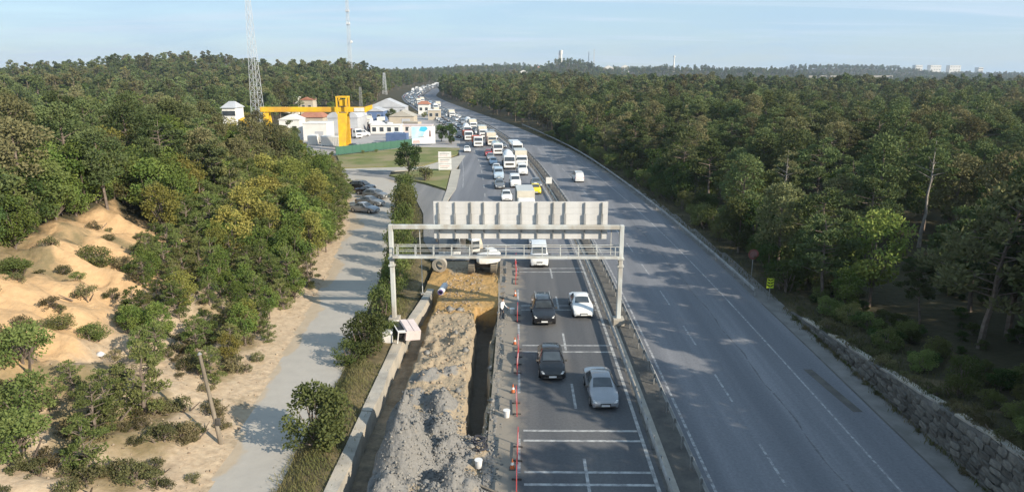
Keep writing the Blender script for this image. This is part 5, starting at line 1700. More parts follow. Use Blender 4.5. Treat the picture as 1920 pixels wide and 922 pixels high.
mast('tall tapering lattice mast rising behind the yellow crane girder', -86.0, 230, H1(-86, 230) - 0.5, 52, 3.3, 0.6, 20, r=0.045)
mast('slim lattice mast with a small white dish on the wooded ridge', -145.0, 610, H1(-145, 610) - 0.5, 78, 2.6, 1.4, 26, r=0.075, dish=True)
mast('short lattice pylon standing in the woods behind the yard', -107, 560, H1(-107, 560) - 0.5, 17, 3.0, 1.2, 7, r=0.08, cat='pylon')
mast('small grey pylon just above the right end of the crane girder', -74.5, 330, H1(-74.5, 330), 11.5, 1.3, 0.7, 6, 'zinc', r=0.045, cat='pylon')
mast('thin antenna mast on the far hill, taller of a pair', 180, 1755, H1(180, 1755), 48, 2.4, 1.2, 10, r=0.3)
mast('thin antenna mast on the far hill, shorter of a pair', 168, 1765, H1(168, 1765), 38, 2.4, 1.2, 8, r=0.3)

# far landmarks on the horizon
wt = thing('water_tower', 'pale water tower on top of the far wooded hill', 'water tower', (99, 1750, H1(99, 1750)))
MB().tube((0, 0, 0), (0, 0, 26), 3.2, 3.0, 12).build('shaft', 'white_wall', wt, 40)
MB().tube((0, 0, 26), (0, 0, 35), 4.2, 4.2, 14).build('tank', 'white_wall', wt, 40)
MB().box((-4.5, 0, 16), (3, 3, 32)).build('stair_tower', 'grey_sheet', wt)
building('hill_house', 'white house with reddish roof on the far hill below the water tower', 38, 66, 1700, 14, H1(52, 1700) + 2, H1(52, 1700) + 20, 'white_wall', 'hip', 'terracotta', 5, 2, win=(2.5, 3))
building('long_hangar', 'long low white hangar in the far forest left of the antennas', 112, 160, 1500, 20, -4, 7.5, 'white_wall', 'flat', 'white_wall', 8, 1, win=(3, 2))
lh = thing('lighthouse_mast', 'white slender tower on the far forest horizon', 'tower', (372, 1740, H1(372, 1740)))
MB().tube((0, 0, 0), (0, 0, 34), 2.6, 1.2, 10).build('shaft', 'white_wall', lh, 40)
MB().tube((0, 0, 34), (0, 0, 38), 2.6, 2.2, 10).build('head', 'white_wall', lh, 40)
zb = H1(1380, 2500)
for k, (x0, x1, z1, lb) in enumerate([(1372, 1396, 33, 'grey-white apartment block on the far horizon, first from the dark treeline'), (1424, 1460, 33, 'grey-white apartment block on the far horizon, second from the dark treeline'), (1490, 1528, 32, 'tan-shaded apartment block on the far horizon, third from the dark treeline'), (1590, 1606, 25, 'low white apartment block on the far horizon, last in the row')]):
    building('apartment_block', lb, x0, x1, 2500, 22, zb - 2, z1, 'white_wall', 'flat', 'grey_sheet', 4, 4, cat='building', group='apartment blocks on the horizon', win=(3, 3))
fw = thing('perimeter_wall', 'long pale wall below the dark treeline on the horizon', 'wall', (0, 1560, 0))
for k in range(9):
    MB().box((635 + k * 20.5, 0, 0.5 + 0.4 * math.sin(k)), (20.3, 2, 11)).build('wall_section', 'white_wall' if k in (4,) else 'concrete', fw)
for (x, y, w_, lb) in ((-2, 1330, 16, 'far white truck-like shed along the motorway end, western'), (210, 1800, 24, 'small white factory on the horizon right of the antennas'), (255, 1810, 20, 'second small white factory on the horizon')):
    building('far_shed', lb, x, x + w_, y, 12, H1(x, y) - 1, H1(x, y) + 13, 'white_wall', 'gable', 'white_wall', 3, 1, win=(2, 2))

# ------------------------------------------------------------------ vegetation
def soup(P, D, L, W, rng):
    """leaf rhombs: centres P, directions D, length L, width W"""
    n = len(P)
    D = D / np.linalg.norm(D, axis=1, keepdims=True)
    S = np.cross(D, rng.normal(size=(n, 3)))
    S /= np.linalg.norm(S, axis=1, keepdims=True) + 1e-9
    L = np.broadcast_to(L, n)[:, None]; W = np.broadcast_to(W, n)[:, None]
    V = np.stack([P - D * L / 2, P + S * W / 2 - D * L * 0.05, P + D * L / 2, P - S * W / 2 - D * L * 0.05], 1).reshape(-1, 3)
    F = np.arange(4 * n).reshape(-1, 4)
    return V, F


def tubes(segs, n=5):
    b = MB()
    for a, c, r0, r1 in segs:
        b.tube(a, c, r0, r1, n, False)
    return b


def pine_parts(seed, leaves, size, hgt=10.0, lean=0.5, bare=0.42, spread=2.7, pads=30, flat=0.36):
    rng = np.random.default_rng(seed)
    segs = []
    tx = [np.array([0, 0, 0.0])]
    bend = rng.normal(0, lean * 0.25, 2)
    for k in range(1, 7):
        tx.append(np.array([bend[0] * k * 0.5 + rng.normal(0, 0.07), bend[1] * k * 0.5 + rng.normal(0, 0.07), hgt * 0.93 * k / 6]))
    for k in range(6):
        segs.append((tx[k], tx[k + 1], 0.19 * (1 - k / 7), 0.19 * (1 - (k + 1) / 7)))
    at = lambda z: np.array([np.interp(z, [q[2] for q in tx], [q[i] for q in tx]) for i in range(3)])
    P, D = [], []
    wsum = 0
    info = []
    for k in range(pads):
        f = bare + (1 - bare) * ((k + rng.random()) / pads) ** 0.85
        env = spread * (0.55 + 0.45 * math.sin(min(1, (f - bare) / (1 - bare) * 1.5 + 0.25) * math.pi * 0.62)) * (1 - 0.75 * max(0, (f - 0.72) / 0.28) ** 1.6)
        a = k * 2.4 + rng.normal(0, 0.5)
        r = env * rng.uniform(0.45, 1.05)
        base = at(f * hgt * 0.9)
        c = base + np.array([math.cos(a) * r, math.sin(a) * r, rng.normal(0.25, 0.25)])
        rad = rng.uniform(0.6, 1.15) * (1.15 - 0.35 * f) * spread / 2.7
        info.append((c, rad))
        if r > 0.8:
            segs.append((base - [0, 0, 0.3], c, 0.05, 0.02))
    tot = sum(r * r for c, r in info)
    for c, rad in info:
        n = max(6, int(leaves * rad * rad / tot))
        q = rng.normal(size=(n, 3))
        q /= np.linalg.norm(q, axis=1, keepdims=True)
        q *= rng.random((n, 1)) ** 0.4
        off = q * [rad, rad, rad * flat]
        P.append(c + off + [0, 0, 0.05])
        D.append(off * [1, 1, 1.2] + [0, 0, 0.45 * rad] + rng.normal(0, 0.35, (n, 3)) * rad)
    P, D = np.concatenate(P), np.concatenate(D)
    V, F = soup(P, D, size * rng.uniform(0.7, 1.3, len(P)), size * 0.5, rng)
    return tubes(segs), V, F


def broad_parts(seed, leaves, size, hgt=7.0, spread=2.6, bare=0.2, lumps=26, stems=1):
    rng = np.random.default_rng(seed)
    segs = []
    cz_ = hgt * (bare + (1 - bare) * 0.5)
    info = []
    for k in range(lumps):
        q = rng.normal(size=3); q /= np.linalg.norm(q)
        q *= rng.uniform(0.55, 1.0)
        c = np.array([q[0] * spread * 0.8, q[1] * spread * 0.8, cz_ + q[2] * hgt * (1 - bare) * 0.42])
        c[:2] *= 1 - 0.35 * max(0, (c[2] - cz_) / (hgt - cz_))
        info.append((c, rng.uniform(0.55, 1.05) * spread * 0.36))
    for s in range(stems):
        o = rng.normal(0, 0.25 * (stems > 1), 2)
        top = np.array([o[0] * 2, o[1] * 2, cz_])
        segs.append((np.array([o[0], o[1], -0.1]), top, 0.13 / stems ** 0.4, 0.06 / stems ** 0.4))
    for c, r in info[::2]:
        segs.append((np.array([0, 0, hgt * bare + 0.3]), c, 0.045, 0.015))
    P, D = [], []
    tot = sum(r * r for c, r in info)
    for c, rad in info:
        n = max(5, int(leaves * rad * rad / tot))
        q = rng.normal(size=(n, 3)); q /= np.linalg.norm(q, axis=1, keepdims=True)
        q *= rng.random((n, 1)) ** 0.35
        P.append(c + q * rad * [1, 1, 0.8]); D.append(q + rng.normal(0, 0.8, (n, 3)))
    P, D = np.concatenate(P), np.concatenate(D)
    P[:, 2] = np.maximum(P[:, 2], 0.08)
    V, F = soup(P, D, size * rng.uniform(0.7, 1.3, len(P)), size * 0.62, rng)
    return tubes(segs), V, F


def dome_parts(seed, leaves, size, hgt=10.0, spread=2.7, bare=0.38, lumps=13, flat=0.62):
    """pine whose crown is a few big rounded clumps on a bare stem"""
    rng = np.random.default_rng(seed)
    segs = [(np.array([0, 0, -0.2]), np.array([0.2, 0.1, hgt * 0.5]), 0.2, 0.14), (np.array([0.2, 0.1, hgt * 0.5]), np.array([0.1, 0.3, hgt * 0.9]), 0.14, 0.05)]
    info = []
    for k in range(lumps):
        f = bare + (1 - bare) * (k + 0.5) / lumps
        env = spread * math.sqrt(max(0.04, 1 - ((f - 0.66) / (0.36 if f > 0.66 else 0.5)) ** 2))
        a = k * 2.4 + rng.normal(0, 0.35)
        r = env * rng.uniform(0.35, 0.78) * (0.25 if k == lumps - 1 else 1)
        c = np.array([0.15 + math.cos(a) * r, 0.2 + math.sin(a) * r, hgt * f * 0.96])
        info.append((c, spread * rng.uniform(0.36, 0.52)))
        segs.append((np.array([0.15, 0.15, c[2] - 0.9]), c, 0.06, 0.02))
    P, D = [], []
    tot = sum(r * r for c, r in info)
    for c, rad in info:
        n = max(5, int(leaves * rad * rad / tot))
        q = rng.normal(size=(n, 3)); q /= np.linalg.norm(q, axis=1, keepdims=True)
        q *= rng.random((n, 1)) ** 0.28
        P.append(c + q * rad * [1, 1, flat]); D.append(q + [0, 0, 0.3] + rng.normal(0, 0.5, (n, 3)))
    P, D = np.concatenate(P), np.concatenate(D)
    V, F = soup(P, D, size * rng.uniform(0.7, 1.3, len(P)), size * 0.6, rng)
    return tubes(segs), V, F


def near_proto(parts, leafm, barkm='bark'):
    tb, V, F = parts
    return tb.mesh('trunk', barkm), np_mesh('crown', V, F, leafm)


def far_proto(name, parts, leafm):
    tb, V, F = parts
    n0 = len(tb.v)
    me = bpy.data.meshes.new(name)
    faces = list(tb.f) + [tuple(int(i) + n0 for i in f) for f in F]
    me.from_pydata(list(tb.v) + [tuple(p) for p in V], [], faces)
    me.materials.append(M('bark')); me.materials.append(M(leafm))
    mi = np.zeros(len(faces), np.int32); mi[len(tb.f):] = 1
    me.polygons.foreach_set('material_index', mi)
    return bpy.data.objects.new(name, me)


PINE = [near_proto(pine_parts(100 + k, 4600, 0.33, 10, 0.6, (0.36, 0.28, 0.42)[k], (2.9, 3.2, 2.8)[k], (34, 40, 28)[k], 0.5), 'pine_leaf') for k in range(3)]
PINE += [near_proto(dome_parts(130 + k, 4600, 0.3, (10, 11, 9)[k], (2.8, 2.6, 3.1)[k], (0.36, 0.28, 0.3)[k], (16, 20, 15)[k]), 'pine_leaf') for k in range(3)]
YOUNG = [near_proto(pine_parts(200 + k, 2600, 0.24, 6, 0.3, 0.06, 1.7, 34, 0.6), 'young_leaf') for k in range(4)]
BROAD = [near_proto(broad_parts(300 + k, 3000, 0.26, 7.5, 2.7, 0.15, 30), 'broad_leaf') for k in range(4)]
DARK = [near_proto(broad_parts(350 + k, 2600, 0.28, 6, 2.4, 0.08, 28), 'dark_leaf') for k in range(3)]
SHRUB = [near_proto(broad_parts(400 + k, 2300, 0.16, 2.6, 1.7, 0.0, 26, 4), 'young_leaf') for k in range(3)]
SCRUB = [near_proto(broad_parts(450 + k, 900, 0.13, 1.2, 1.1, 0.0, 18, 4), 'scrub_leaf') for k in range(3)]
BARE = near_proto(pine_parts(500, 1300, 0.26, 11, 0.3, 0.66, 2.2, 14), 'pine_leaf', 'pale_bark')


def tree(name, proto, x, y, s, label, cat='tree', group=None, rz=None, sz=1.0, z=None):
    zz = (H1(x, y) if z is None else z) - 0.1
    o = thing(name, label, cat, (x, y, zz), random.uniform(0, 6.28) if rz is None else rz, group)
    o.scale = (s, s, s * sz)
    link('trunk', proto[0], o)
    link('crown', proto[1], o)
    return o


def jgrid(x0, x1, y0, y1, s, rng):
    X, Y = np.meshgrid(np.arange(x0, x1, s), np.arange(y0, y1, s))
    return X.ravel() + rng.uniform(-0.45, 0.45, X.size) * s, Y.ravel() + rng.uniform(-0.45, 0.45, X.size) * s


def in_forest(x, y):
    u = x - C(y)
    ru = np.interp(y, [0, 100, 168, 246, 3000], [23.35, 23.3, 21.5, 19.5, 19.5])
    bl = np.interp(y, BL_Y, BL_X)
    l = bl - x
    right = u - ru > np.interp(y, [0, 60, 100, 180, 400], [3.4, 3.4, 3.6, 3.6, 3.0]) + 2.5 * vnoise(x, y, 9)
    left = l > np.interp(y, [0, 50, 58, 70, 90, 3000], [20.5, 20.0, 18.0, 12.0, 8.0, 5.0])
    yardside = (x > -88) & (y > 160) & (y < 350) & (u < 0)
    return (right | left) & ~((y > 165) & (y < 345) & (x > -84) & (u < 0)), right


frng = np.random.default_rng(77)
HALF = math.tan(R(41))
cand = []
for (r0, r1, s, lod) in ((0, 260, 4.9, 0), (260, 620, 7.2, 1), (620, 1500, 11.5, 2), (1500, 3300, 17.5, 3)):
    x, y = jgrid(-r1 * 0.9, r1 * 0.9, -40 if r0 == 0 else r0 * 0.7, r1, s, frng)
    d = np.hypot(x, y)
    ok = (d >= r0) & (d < r1) & (np.abs(x) < np.maximum(y, 0) * HALF + 14)
    if r0 == 0:
        # the trees beside and behind the viewpoint that shade the near road
        ok |= (d < r1) & (y > -40) & (y < 60) & (x > 20) & (x < 74)
    x, y = x[ok], y[ok]
    f, rt = in_forest(x, y)
    x, y, rt = x[f], y[f], rt[f]
    cand.append((x, y, rt, lod))
# thicker stand beside the viewpoint, out of the frame, whose shade lies on the near road
x, y = jgrid(27, 62, -42, 34, 4.6, frng)
ok = (np.abs(x) > np.maximum(y, 0) * 0.76 + 4)
cand.append((x[ok], y[ok], np.ones(ok.sum(), bool), 0))
pts = []
for x, y, rt, lod in cand:
    z = terrain_h(x, y)
    for i in range(len(x)):
        pts.append((x[i], y[i], z[i], bool(rt[i]), lod))


def visible(x, y, z):
    # rough frustum test for choosing which trees are built one by one
    c, s = math.cos(-R(0.66)), math.sin(-R(0.66))
    X, Y, Zr = x * c - y * s, x * s + y * c, z + 6 - CAM_H
    P = R(14.3)
    dz = Y * math.cos(P) - Zr * math.sin(P)
    if dz < 2:
        return False
    vx, vy = 1300 * X / dz, 1300 * (Y * math.sin(P) + Zr * math.cos(P)) / dz
    return abs(vx) < 985 and -500 < vy < 480


# small clearings in front of the pale-trunked pines
CLEAR = [(33.0 - 0.36 * d, 86.3 - 0.93 * d) for d in (0, 4, 8, 12)] + [(42.0 - 0.51 * d, 71.2 - 0.86 * d) for d in (0, 4, 8, 12, 16)] + [(31.0 - 0.52 * d, 51 - 0.85 * d) for d in (0, 4)]
pts = [p for p in pts if all((p[0] - a) ** 2 + (p[1] - c) ** 2 > 3.6 ** 2 for a, c in CLEAR)]
near = sorted([p for p in pts if p[4] == 0 and visible(*p[:3])], key=lambda p: math.hypot(p[0], p[1]))
ind = {'pine': 0, 'broad': 0}
single, rest = [], []
trng = random.Random(9)
chosen = set()
for p in near:
    x, y, z, rt, lod = p
    broadish = trng.random() < ((0.34 if x - float(C(y)) < 36 else 0.12) if rt else 0.36)
    kind = 'broad' if broadish else 'pine'
    if ind[kind] < 292:
        ind[kind] += 1
        chosen.add((x, y))
        single.append((x, y, z, rt, kind))
for (x, y, z, rt, kind) in single:
    dist = math.hypot(x, y)
    if rt:
        s = trng.uniform(0.66, 1.1) * (1.2 if y < 50 else 1.0)
        if kind == 'pine':
            tree('pine_tree', trng.choice(PINE), x, y, s, *(('pine of the shaded stand above the stone wall', 'tree', 'pines of the stand above the stone wall') if y < 56 else ('pine in the front rows of the forest behind the guard rail', 'tree', 'pines in the front rows behind the guard rail') if x - float(C(y)) < 38 else ('pine deep inside the forest beside the empty carriageway', 'tree', 'pines deep inside the forest')), z=z, sz=trng.uniform(0.9, 1.12))
        else:
            tree('broadleaf_tree', trng.choice(DARK if trng.random() < 0.6 else BROAD), x, y, s * trng.uniform(0.8, 1.2), 'leafy tree among the pines beside the empty carriageway', group='leafy trees of the forest beside the empty carriageway', z=z)
    else:
        if kind == 'pine':
            tree('pine_tree', trng.choice(PINE), x, y, trng.uniform(0.7, 1.05), 'pine on the wooded slope above the sandy bank', group='pines on the slope above the sandy bank', z=z, sz=trng.uniform(0.85, 1.1))
        else:
            tree('broadleaf_tree', trng.choice(BROAD), x, y, trng.uniform(0.75, 1.15), 'leafy yellow-green tree on the wooded slope above the sandy bank', group='leafy trees on the slope above the sandy bank', z=z)
rest = [p for p in pts if (p[0], p[1]) not in chosen]

# the rest of the woods: one mass scattered from a few tree shapes
PC = bpy.data.collections.new('tree_shapes')
shapes = []
for k in range(2):
    shapes.append(far_proto('a_pine_%d' % k, pine_parts(600 + k, 1900, 0.5, 10, 0.5, (0.34, 0.26)[k], (3.0, 2.9)[k], 28, 0.5), 'pine_leaf'))
for k in range(3):
    shapes.append(far_proto('b_dome_pine_%d' % k, dome_parts(620 + k, 1700, 0.46, (10, 11, 9)[k], (2.9, 2.6, 3.2)[k], 0.32, (13, 16, 12)[k]), 'pine_leaf'))
for k in range(2):
    shapes.append(far_proto('c_broad_%d' % k, broad_parts(650 + k, 1500, 0.42, 7.5, 2.9, 0.12, 16), 'broad_leaf'))
for k in range(4):
    shapes.append(far_proto('d_far_pine_%d' % k, dome_parts(680 + k, 620, 0.8, (10, 11, 9, 12)[k], (3.1, 2.8, 3.4, 2.7)[k], 0.3, 10), 'pine_leaf'))
for k in range(2):
    shapes.append(far_proto('e_far_broad_%d' % k, broad_parts(690 + k, 560, 0.75, 8, 3.2, 0.1, 10), ('broad_leaf', 'dark_leaf')[k]))
for o in shapes:
    PC.objects.link(o)


def scatter(name, P, S, Rz, Var, label, cat):
    me = bpy.data.meshes.new(name)
    me.vertices.add(len(P)); me.vertices.foreach_set('co', np.asarray(P, np.float32).ravel())
    for an, ty, dat in (('scl', 'FLOAT', S), ('rotz', 'FLOAT', Rz), ('var', 'INT', Var)):
        a = me.attributes.new(an, ty, 'POINT')
        a.data.foreach_set('value', np.asarray(dat, np.float32 if ty == 'FLOAT' else np.int32))
    o = link(name, me)
    ng = bpy.data.node_groups.new(name, 'GeometryNodeTree')
    ng.interface.new_socket('Geometry', in_out='INPUT', socket_type='NodeSocketGeometry')
    ng.interface.new_socket('Geometry', in_out='OUTPUT', socket_type='NodeSocketGeometry')
    n, l = ng.nodes, ng.links
    gi, go = n.new('NodeGroupInput'), n.new('NodeGroupOutput')
    ip = n.new('GeometryNodeInstanceOnPoints')
    ci = n.new('GeometryNodeCollectionInfo')
    ci.inputs['Collection'].default_value = PC
    ci.inputs['Separate Children'].default_value = True
    ci.inputs['Reset Children'].default_value = True
    ip.inputs['Pick Instance'].default_value = True

    def at_(nm, ty):
        a = n.new('GeometryNodeInputNamedAttribute'); a.data_type = ty
        a.inputs['Name'].default_value = nm
        return a.outputs['Attribute']
    cx = n.new('ShaderNodeCombineXYZ')
    l.new(at_('rotz', 'FLOAT'), cx.inputs['Z'])
    er = n.new('FunctionNodeEulerToRotation')
    l.new(cx.outputs[0], er.inputs[0])
    l.new(gi.outputs[0], ip.inputs['Points'])
    l.new(ci.outputs[0], ip.inputs['Instance'])
    l.new(at_('var', 'INT'), ip.inputs['Instance Index'])
    l.new(er.outputs[0], ip.inputs['Rotation'])
    l.new(at_('scl', 'FLOAT'), ip.inputs['Scale'])
    l.new(ip.outputs[0], go.inputs[0])
    md = o.modifiers.new('scatter', 'NODES')
    md.node_group = ng
    tag(o, label, cat, kind='stuff')
    return o


P_, S_, R_, V_ = [], [], [], []
for (x, y, z, rt, lod) in rest:
    broadish = trng.random() < (0.2 if rt else 0.3) + 0.5 * float(vnoise(x, y, 70))
    far = lod >= 1 and math.hypot(x, y) > 330
    if far:
        v = trng.choice((11, 12)) if broadish else trng.choice((7, 8, 9, 10))
    else:
        v = trng.choice((5, 6)) if broadish else trng.choice((0, 1, 2, 3, 4, 2, 3, 4))
    s = (trng.uniform(0.72, 1.25) + 0.5 * float(vnoise(x, y, 45))) * (1, 1.0, 1.05, 1.2)[lod]
    if not rt and lod == 0:
        s *= 0.85
    if y < 50 and rt:
        s *= 1.05
    elif rt and lod == 0:
        s *= 0.88
    P_.append((x, y, z - 0.1)); S_.append(s); R_.append(trng.uniform(0, 6.28)); V_.append(v)
print('woods', len(P_), 'single', len(single))
scatter('woodland', P_, S_, R_, V_, 'unbroken pine woodland rolling away to the horizon on both sides', 'woodland')

# the young trees that cover the foot of the bank
yr = np.random.default_rng(31)
x, y = jgrid(-48, -16, 36, 128, 2.0, yr)
l = np.interp(y, BL_Y, BL_X) - x
ok = (l > np.interp(y, [38, 46, 60, 128], [2.2, 1.3, 0.8, 0.5])) & (l < np.interp(y, [38, 46, 52, 60, 66, 75, 128], [6.5, 10.5, 11.5, 14.0, 17, 18, 15])) & (y > 40 - 0.25 * l)
k = 0
yy_list = sorted(zip(x[ok], y[ok]), key=lambda p: math.hypot(*p))
for (xx, yy) in yy_list:
    if k >= 295:
        break
    k += 1
    rim = np.interp(yy, BL_Y, BL_X) - xx
    s = trng.uniform(0.36, 0.52) * (1.0 + 1.0 * float(sst(48, 72, yy))) * (0.85 + 0.15 * min(1, rim / 5))
    tree('young_tree', trng.choice(YOUNG if trng.random() < 0.72 else BROAD), xx, yy, s, *(('bright green young tree of the thicket behind the leaning wooden pole', 'tree', 'young trees behind the leaning pole') if yy < 50 else ('bright green young tree of the thicket across the service road from the gantry', 'tree', 'young trees across from the gantry') if yy < 78 else ('bright green young tree of the thicket facing the parked cars', 'tree', 'young trees facing the parked cars')))

# the leafy wall of trees along the top edge of the bare sand
EDGE = [near_proto(broad_parts(320 + k, 3400, 0.25, 6.2, 2.5, 0.0, 32), ('broad_leaf', 'dark_leaf', 'young_leaf')[k % 3]) for k in range(5)]
tp = random.Random(5)
for k in range(64):
    yy = 30 + 40 * (k / 64.0) + tp.uniform(-0.5, 0.5)
    l = (20.6 if k % 2 else 23.8) + tp.uniform(-0.9, 0.9) - 1.6 * float(sst(58, 68, yy))
    xx = float(np.interp(yy, BL_Y, BL_X)) - l
    tree('edge_tree', tp.choice(EDGE), xx, yy, tp.uniform(0.62, 1.1), 'leafy tree along the top edge of the bare sand', 'tree', 'leafy trees along the top edge of the bare sand')

# stones lying on the eroded bank
nb = 1300
yy = rr.uniform(22, 66, nb); l = np.abs(rr.normal(0, 4.0, nb)) + 0.1
xx = np.interp(yy, BL_Y, BL_X) - l + 0.6
zz = terrain_h(xx, yy)
ss_ = 0.02 + 0.11 * rr.random(nb) ** 5
V = [rock_verts(rr, ss_[k]) + [xx[k], yy[k], zz[k]] for k in range(nb)]
F = [ROCK_F + k * 7 for k in range(nb)]
tag(link('bank_stones', np_mesh('bank_stones', np.concatenate(V), np.concatenate(F), 'bank_rock')), 'loose pale stones and clods on the eroded bank', 'stones', kind='stuff')

# shrubs on the sandy bank, each one told apart
BANK = [(-32.3, 50.6, 1.05, 'wide low shrub high on the sand, left one of a close pair'), (-30.8, 54.6, 0.95, 'wide low shrub high on the sand, right one of a close pair'), (-33.6, 43.6, 0.95, 'dark green shrub on bare sand near the picture edge'), (-30.8, 46.0, 0.4, 'tiny lone shrub in the middle of the bare sand'),
        (-28.1, 39.6, 0.65, 'low shrub halfway down the sand above the plastic sheet'), (-26.8, 34.6, 0.8, 'spreading shrub on the sand near the picture edge, below the low ones'), (-24.7, 30.9, 0.85, 'thick shrub at the lower picture edge on scree'), (-24.2, 34.2, 0.6, 'rounded shrub between sand and scree left of the tall bushy one'),
        (-20.6, 34.5, 1.2, 'tall bushy young pine by the leaning wooden pole'), (-21.4, 31.2, 0.95, 'upright shrub left of the tall bushy pine, upper of two'), (-20.2, 28.6, 0.9, 'upright shrub left of the tall bushy pine, lower of two'), (-23.0, 28.2, 0.75, 'shrub in the bottom corner of the scree'), (-26.0, 44.0, 0.95, 'shrub at the sand edge of the thicket'), (-26.6, 40.2, 0.7, 'small shrub beside the white plastic sheet'), (-21.9, 33.2, 0.8, 'low shrub leaning against the tall bushy pine')]
for k, (x, y, s, lb) in enumerate(BANK):
    tree('shrub', YOUNG[k % 4] if 'tall bushy' in lb else SHRUB[k % 3], x, y, s * (0.62 if 'tall bushy' in lb else 0.95 if y > 36 else 1.4), lb, 'shrub', sz=1.0 if 'tall bushy' in lb else 0.72 if y > 36 else 0.95)
sr = random.Random(12)
for k in range(150):
    yy = sr.uniform(24, 60)
    l = sr.uniform(1.5, 19) if k < 95 else sr.uniform(0.8, 7)
    if k >= 95:
        yy = sr.uniform(25, 46)
    xx = float(np.interp(yy, BL_Y, BL_X)) - l
    tree('dry_scrub', SCRUB[k % 3], xx, yy, sr.uniform(0.35, 0.85), 'little tuft of dry scrub on the sandy bank', 'scrub', 'dry scrub tufts on the sandy bank')
VERGE = [near_proto(broad_parts(470 + k, 4600, 0.2, 4.0, 2.0, 0.0, 40, 4), 'dark_leaf') for k in range(2)]
# hedge shrubs between service road and roadworks
HEDGE = [(-11.0, 33.7, 1.45, 1.35, 'tallest dark green shrub on the verge, nearest the viewer'), (-11.1, 46.6, 1.25, 1.0, 'bushy shrub on the verge below the gantry post'), (-10.4, 49.4, 0.7, 0.9, 'small shrub right beside the concrete block'), (-11.9, 45.0, 0.8, 0.8, 'shrub overhanging the service road below the gantry'), (-11.5, 54.5, 0.8, 1.1, 'shrub just behind the gantry post foot'),
         (-11.3, 59.5, 0.85, 1.2, 'hedge shrub left of the orange earth'), (-12.0, 64.5, 0.95, 1.25, 'hedge shrub level with the concrete pipe'), (-12.7, 69.5, 1.0, 1.25, 'hedge shrub level with the excavator'), (-13.4, 75.0, 1.0, 1.3, 'hedge shrub seen through the left end of the catwalk'), (-14.2, 81.0, 1.1, 1.35, 'hedge shrub framed by the gantry corner'),
         (-15.0, 87.5, 1.15, 1.35, 'hedge shrub above the gantry corner'), (-16.0, 94.0, 1.2, 1.4, 'hedge shrub beside the silver parked saloon'), (-17.2, 101.5, 1.15, 1.4, 'hedge shrub beside the grey parked saloon'), (-18.6, 109.5, 1.0, 1.2, 'last hedge shrub at the tip of the slip road')]
for k, (x, y, s, sz, lb) in enumerate(HEDGE):
    tree('hedge_shrub', SHRUB[k % 3] if k > 1 else VERGE[k], x, y, s * (1.12 if k > 1 else 0.72), lb, 'shrub', sz=sz * (1.2 if y > 53 else 1) if k > 1 else 1.05, z=-0.05)
ISL = [(-17.6, 127.0, 0.85, 'olive tree on the grass island'), (-21.5, 133.5, 0.5, 'small olive shrub on the far tip of the grass island'), (-19.9, 196.5, 1.0, 'round dark green tree right of the billboard'), (-22.3, 198.0, 0.95, 'dark green tree partly behind the billboard'), (-38.3, 169.0, 0.35, 'little shrub in front of the green fence, left'), (-35.6, 171.6, 0.35, 'little shrub in front of the green fence, right'), (-44.5, 163.5, 0.5, 'shrub at the left end of the green fence'), (-49.0, 268.0, 1.1, 'tree in the far yard behind the beige hall'), (-44.0, 285.0, 1.1, 'tree by the roadside behind the beige hall'), (-41, 300, 1.0, 'tree by the roadside next to the white hut with red roof'), (-18.8, 190.5, 0.5, 'low shrub at the foot of the round dark tree')]
for k, (x, y, s, lb) in enumerate(ISL):
    tree('broadleaf_tree', DARK[k % 3] if 'dark' in lb or 'far' in lb else SCRUB[k % 3] if 'olive' in lb else SHRUB[k % 3], x, y, s * (2.6 if 'olive' in lb else 1.0), lb, 'tree' if 'tree' in lb else 'shrub', z=0.15, sz=0.95)
# named trees along the forest edge
for (x, y, s, pr, lb) in ((33.0, 86.3, 0.95, BARE, 'pine with bare pale trunk at the forest edge, centre right'), (42.0, 71.2, 1.1, BARE, 'tall pine with pale leaning trunk, upper right of the stone wall'), (31.0, 51.0, 0.55, PINE[2], 'small slender pine lit against dark forest behind the stone wall'), (24.9, 79.5, 0.55, PINE[0], 'thin young pine right behind the guard rail'), (21.8, 150.0, 1.15, PINE[1], 'big pine standing alone at the bend of the empty carriageway')):
    tree('pine_tree', pr, x, y, s, lb, 'tree', rz=1.0)
# undergrowth along the forest edge
er = random.Random(8)
for k in range(150):
    yy = 26 + 190 * (k / 150.0) ** 1.25 + er.uniform(-1, 1)
    uu = float(np.interp(yy, [0, 60, 100, 168, 246], [25.6, 25.0, 24.6, 22.8, 21.2])) + abs(er.gauss(0, 2.2))
    xx = uu + float(C(yy))
    tree('undergrowth_shrub', er.choice(SHRUB + DARK[:1]) if yy > 60 else er.choice(SHRUB), xx, yy, er.uniform(0.5, 1.35) * (0.6 if yy < 58 else 1), *(('low shrub in the shade above the stone wall', 'shrub', 'shrubs above the stone wall') if yy < 58 else ('low shrub in the undergrowth right behind the forest guard rail', 'shrub', 'shrubs behind the forest guard rail') if yy < 140 else ('low shrub at the forest foot where the empty carriageway bends', 'shrub', 'shrubs at the bend')))


for k in range(90):
    yy = er.uniform(27, 92)
    uu = 25.5 + er.uniform(0, 1) ** 1.4 * 20
    tree('ground_bush', er.choice(DARK), uu, yy, er.uniform(0.16, 0.42), 'low dark bush on the shaded forest floor', 'shrub', 'low dark bushes on the forest floor', sz=0.7)

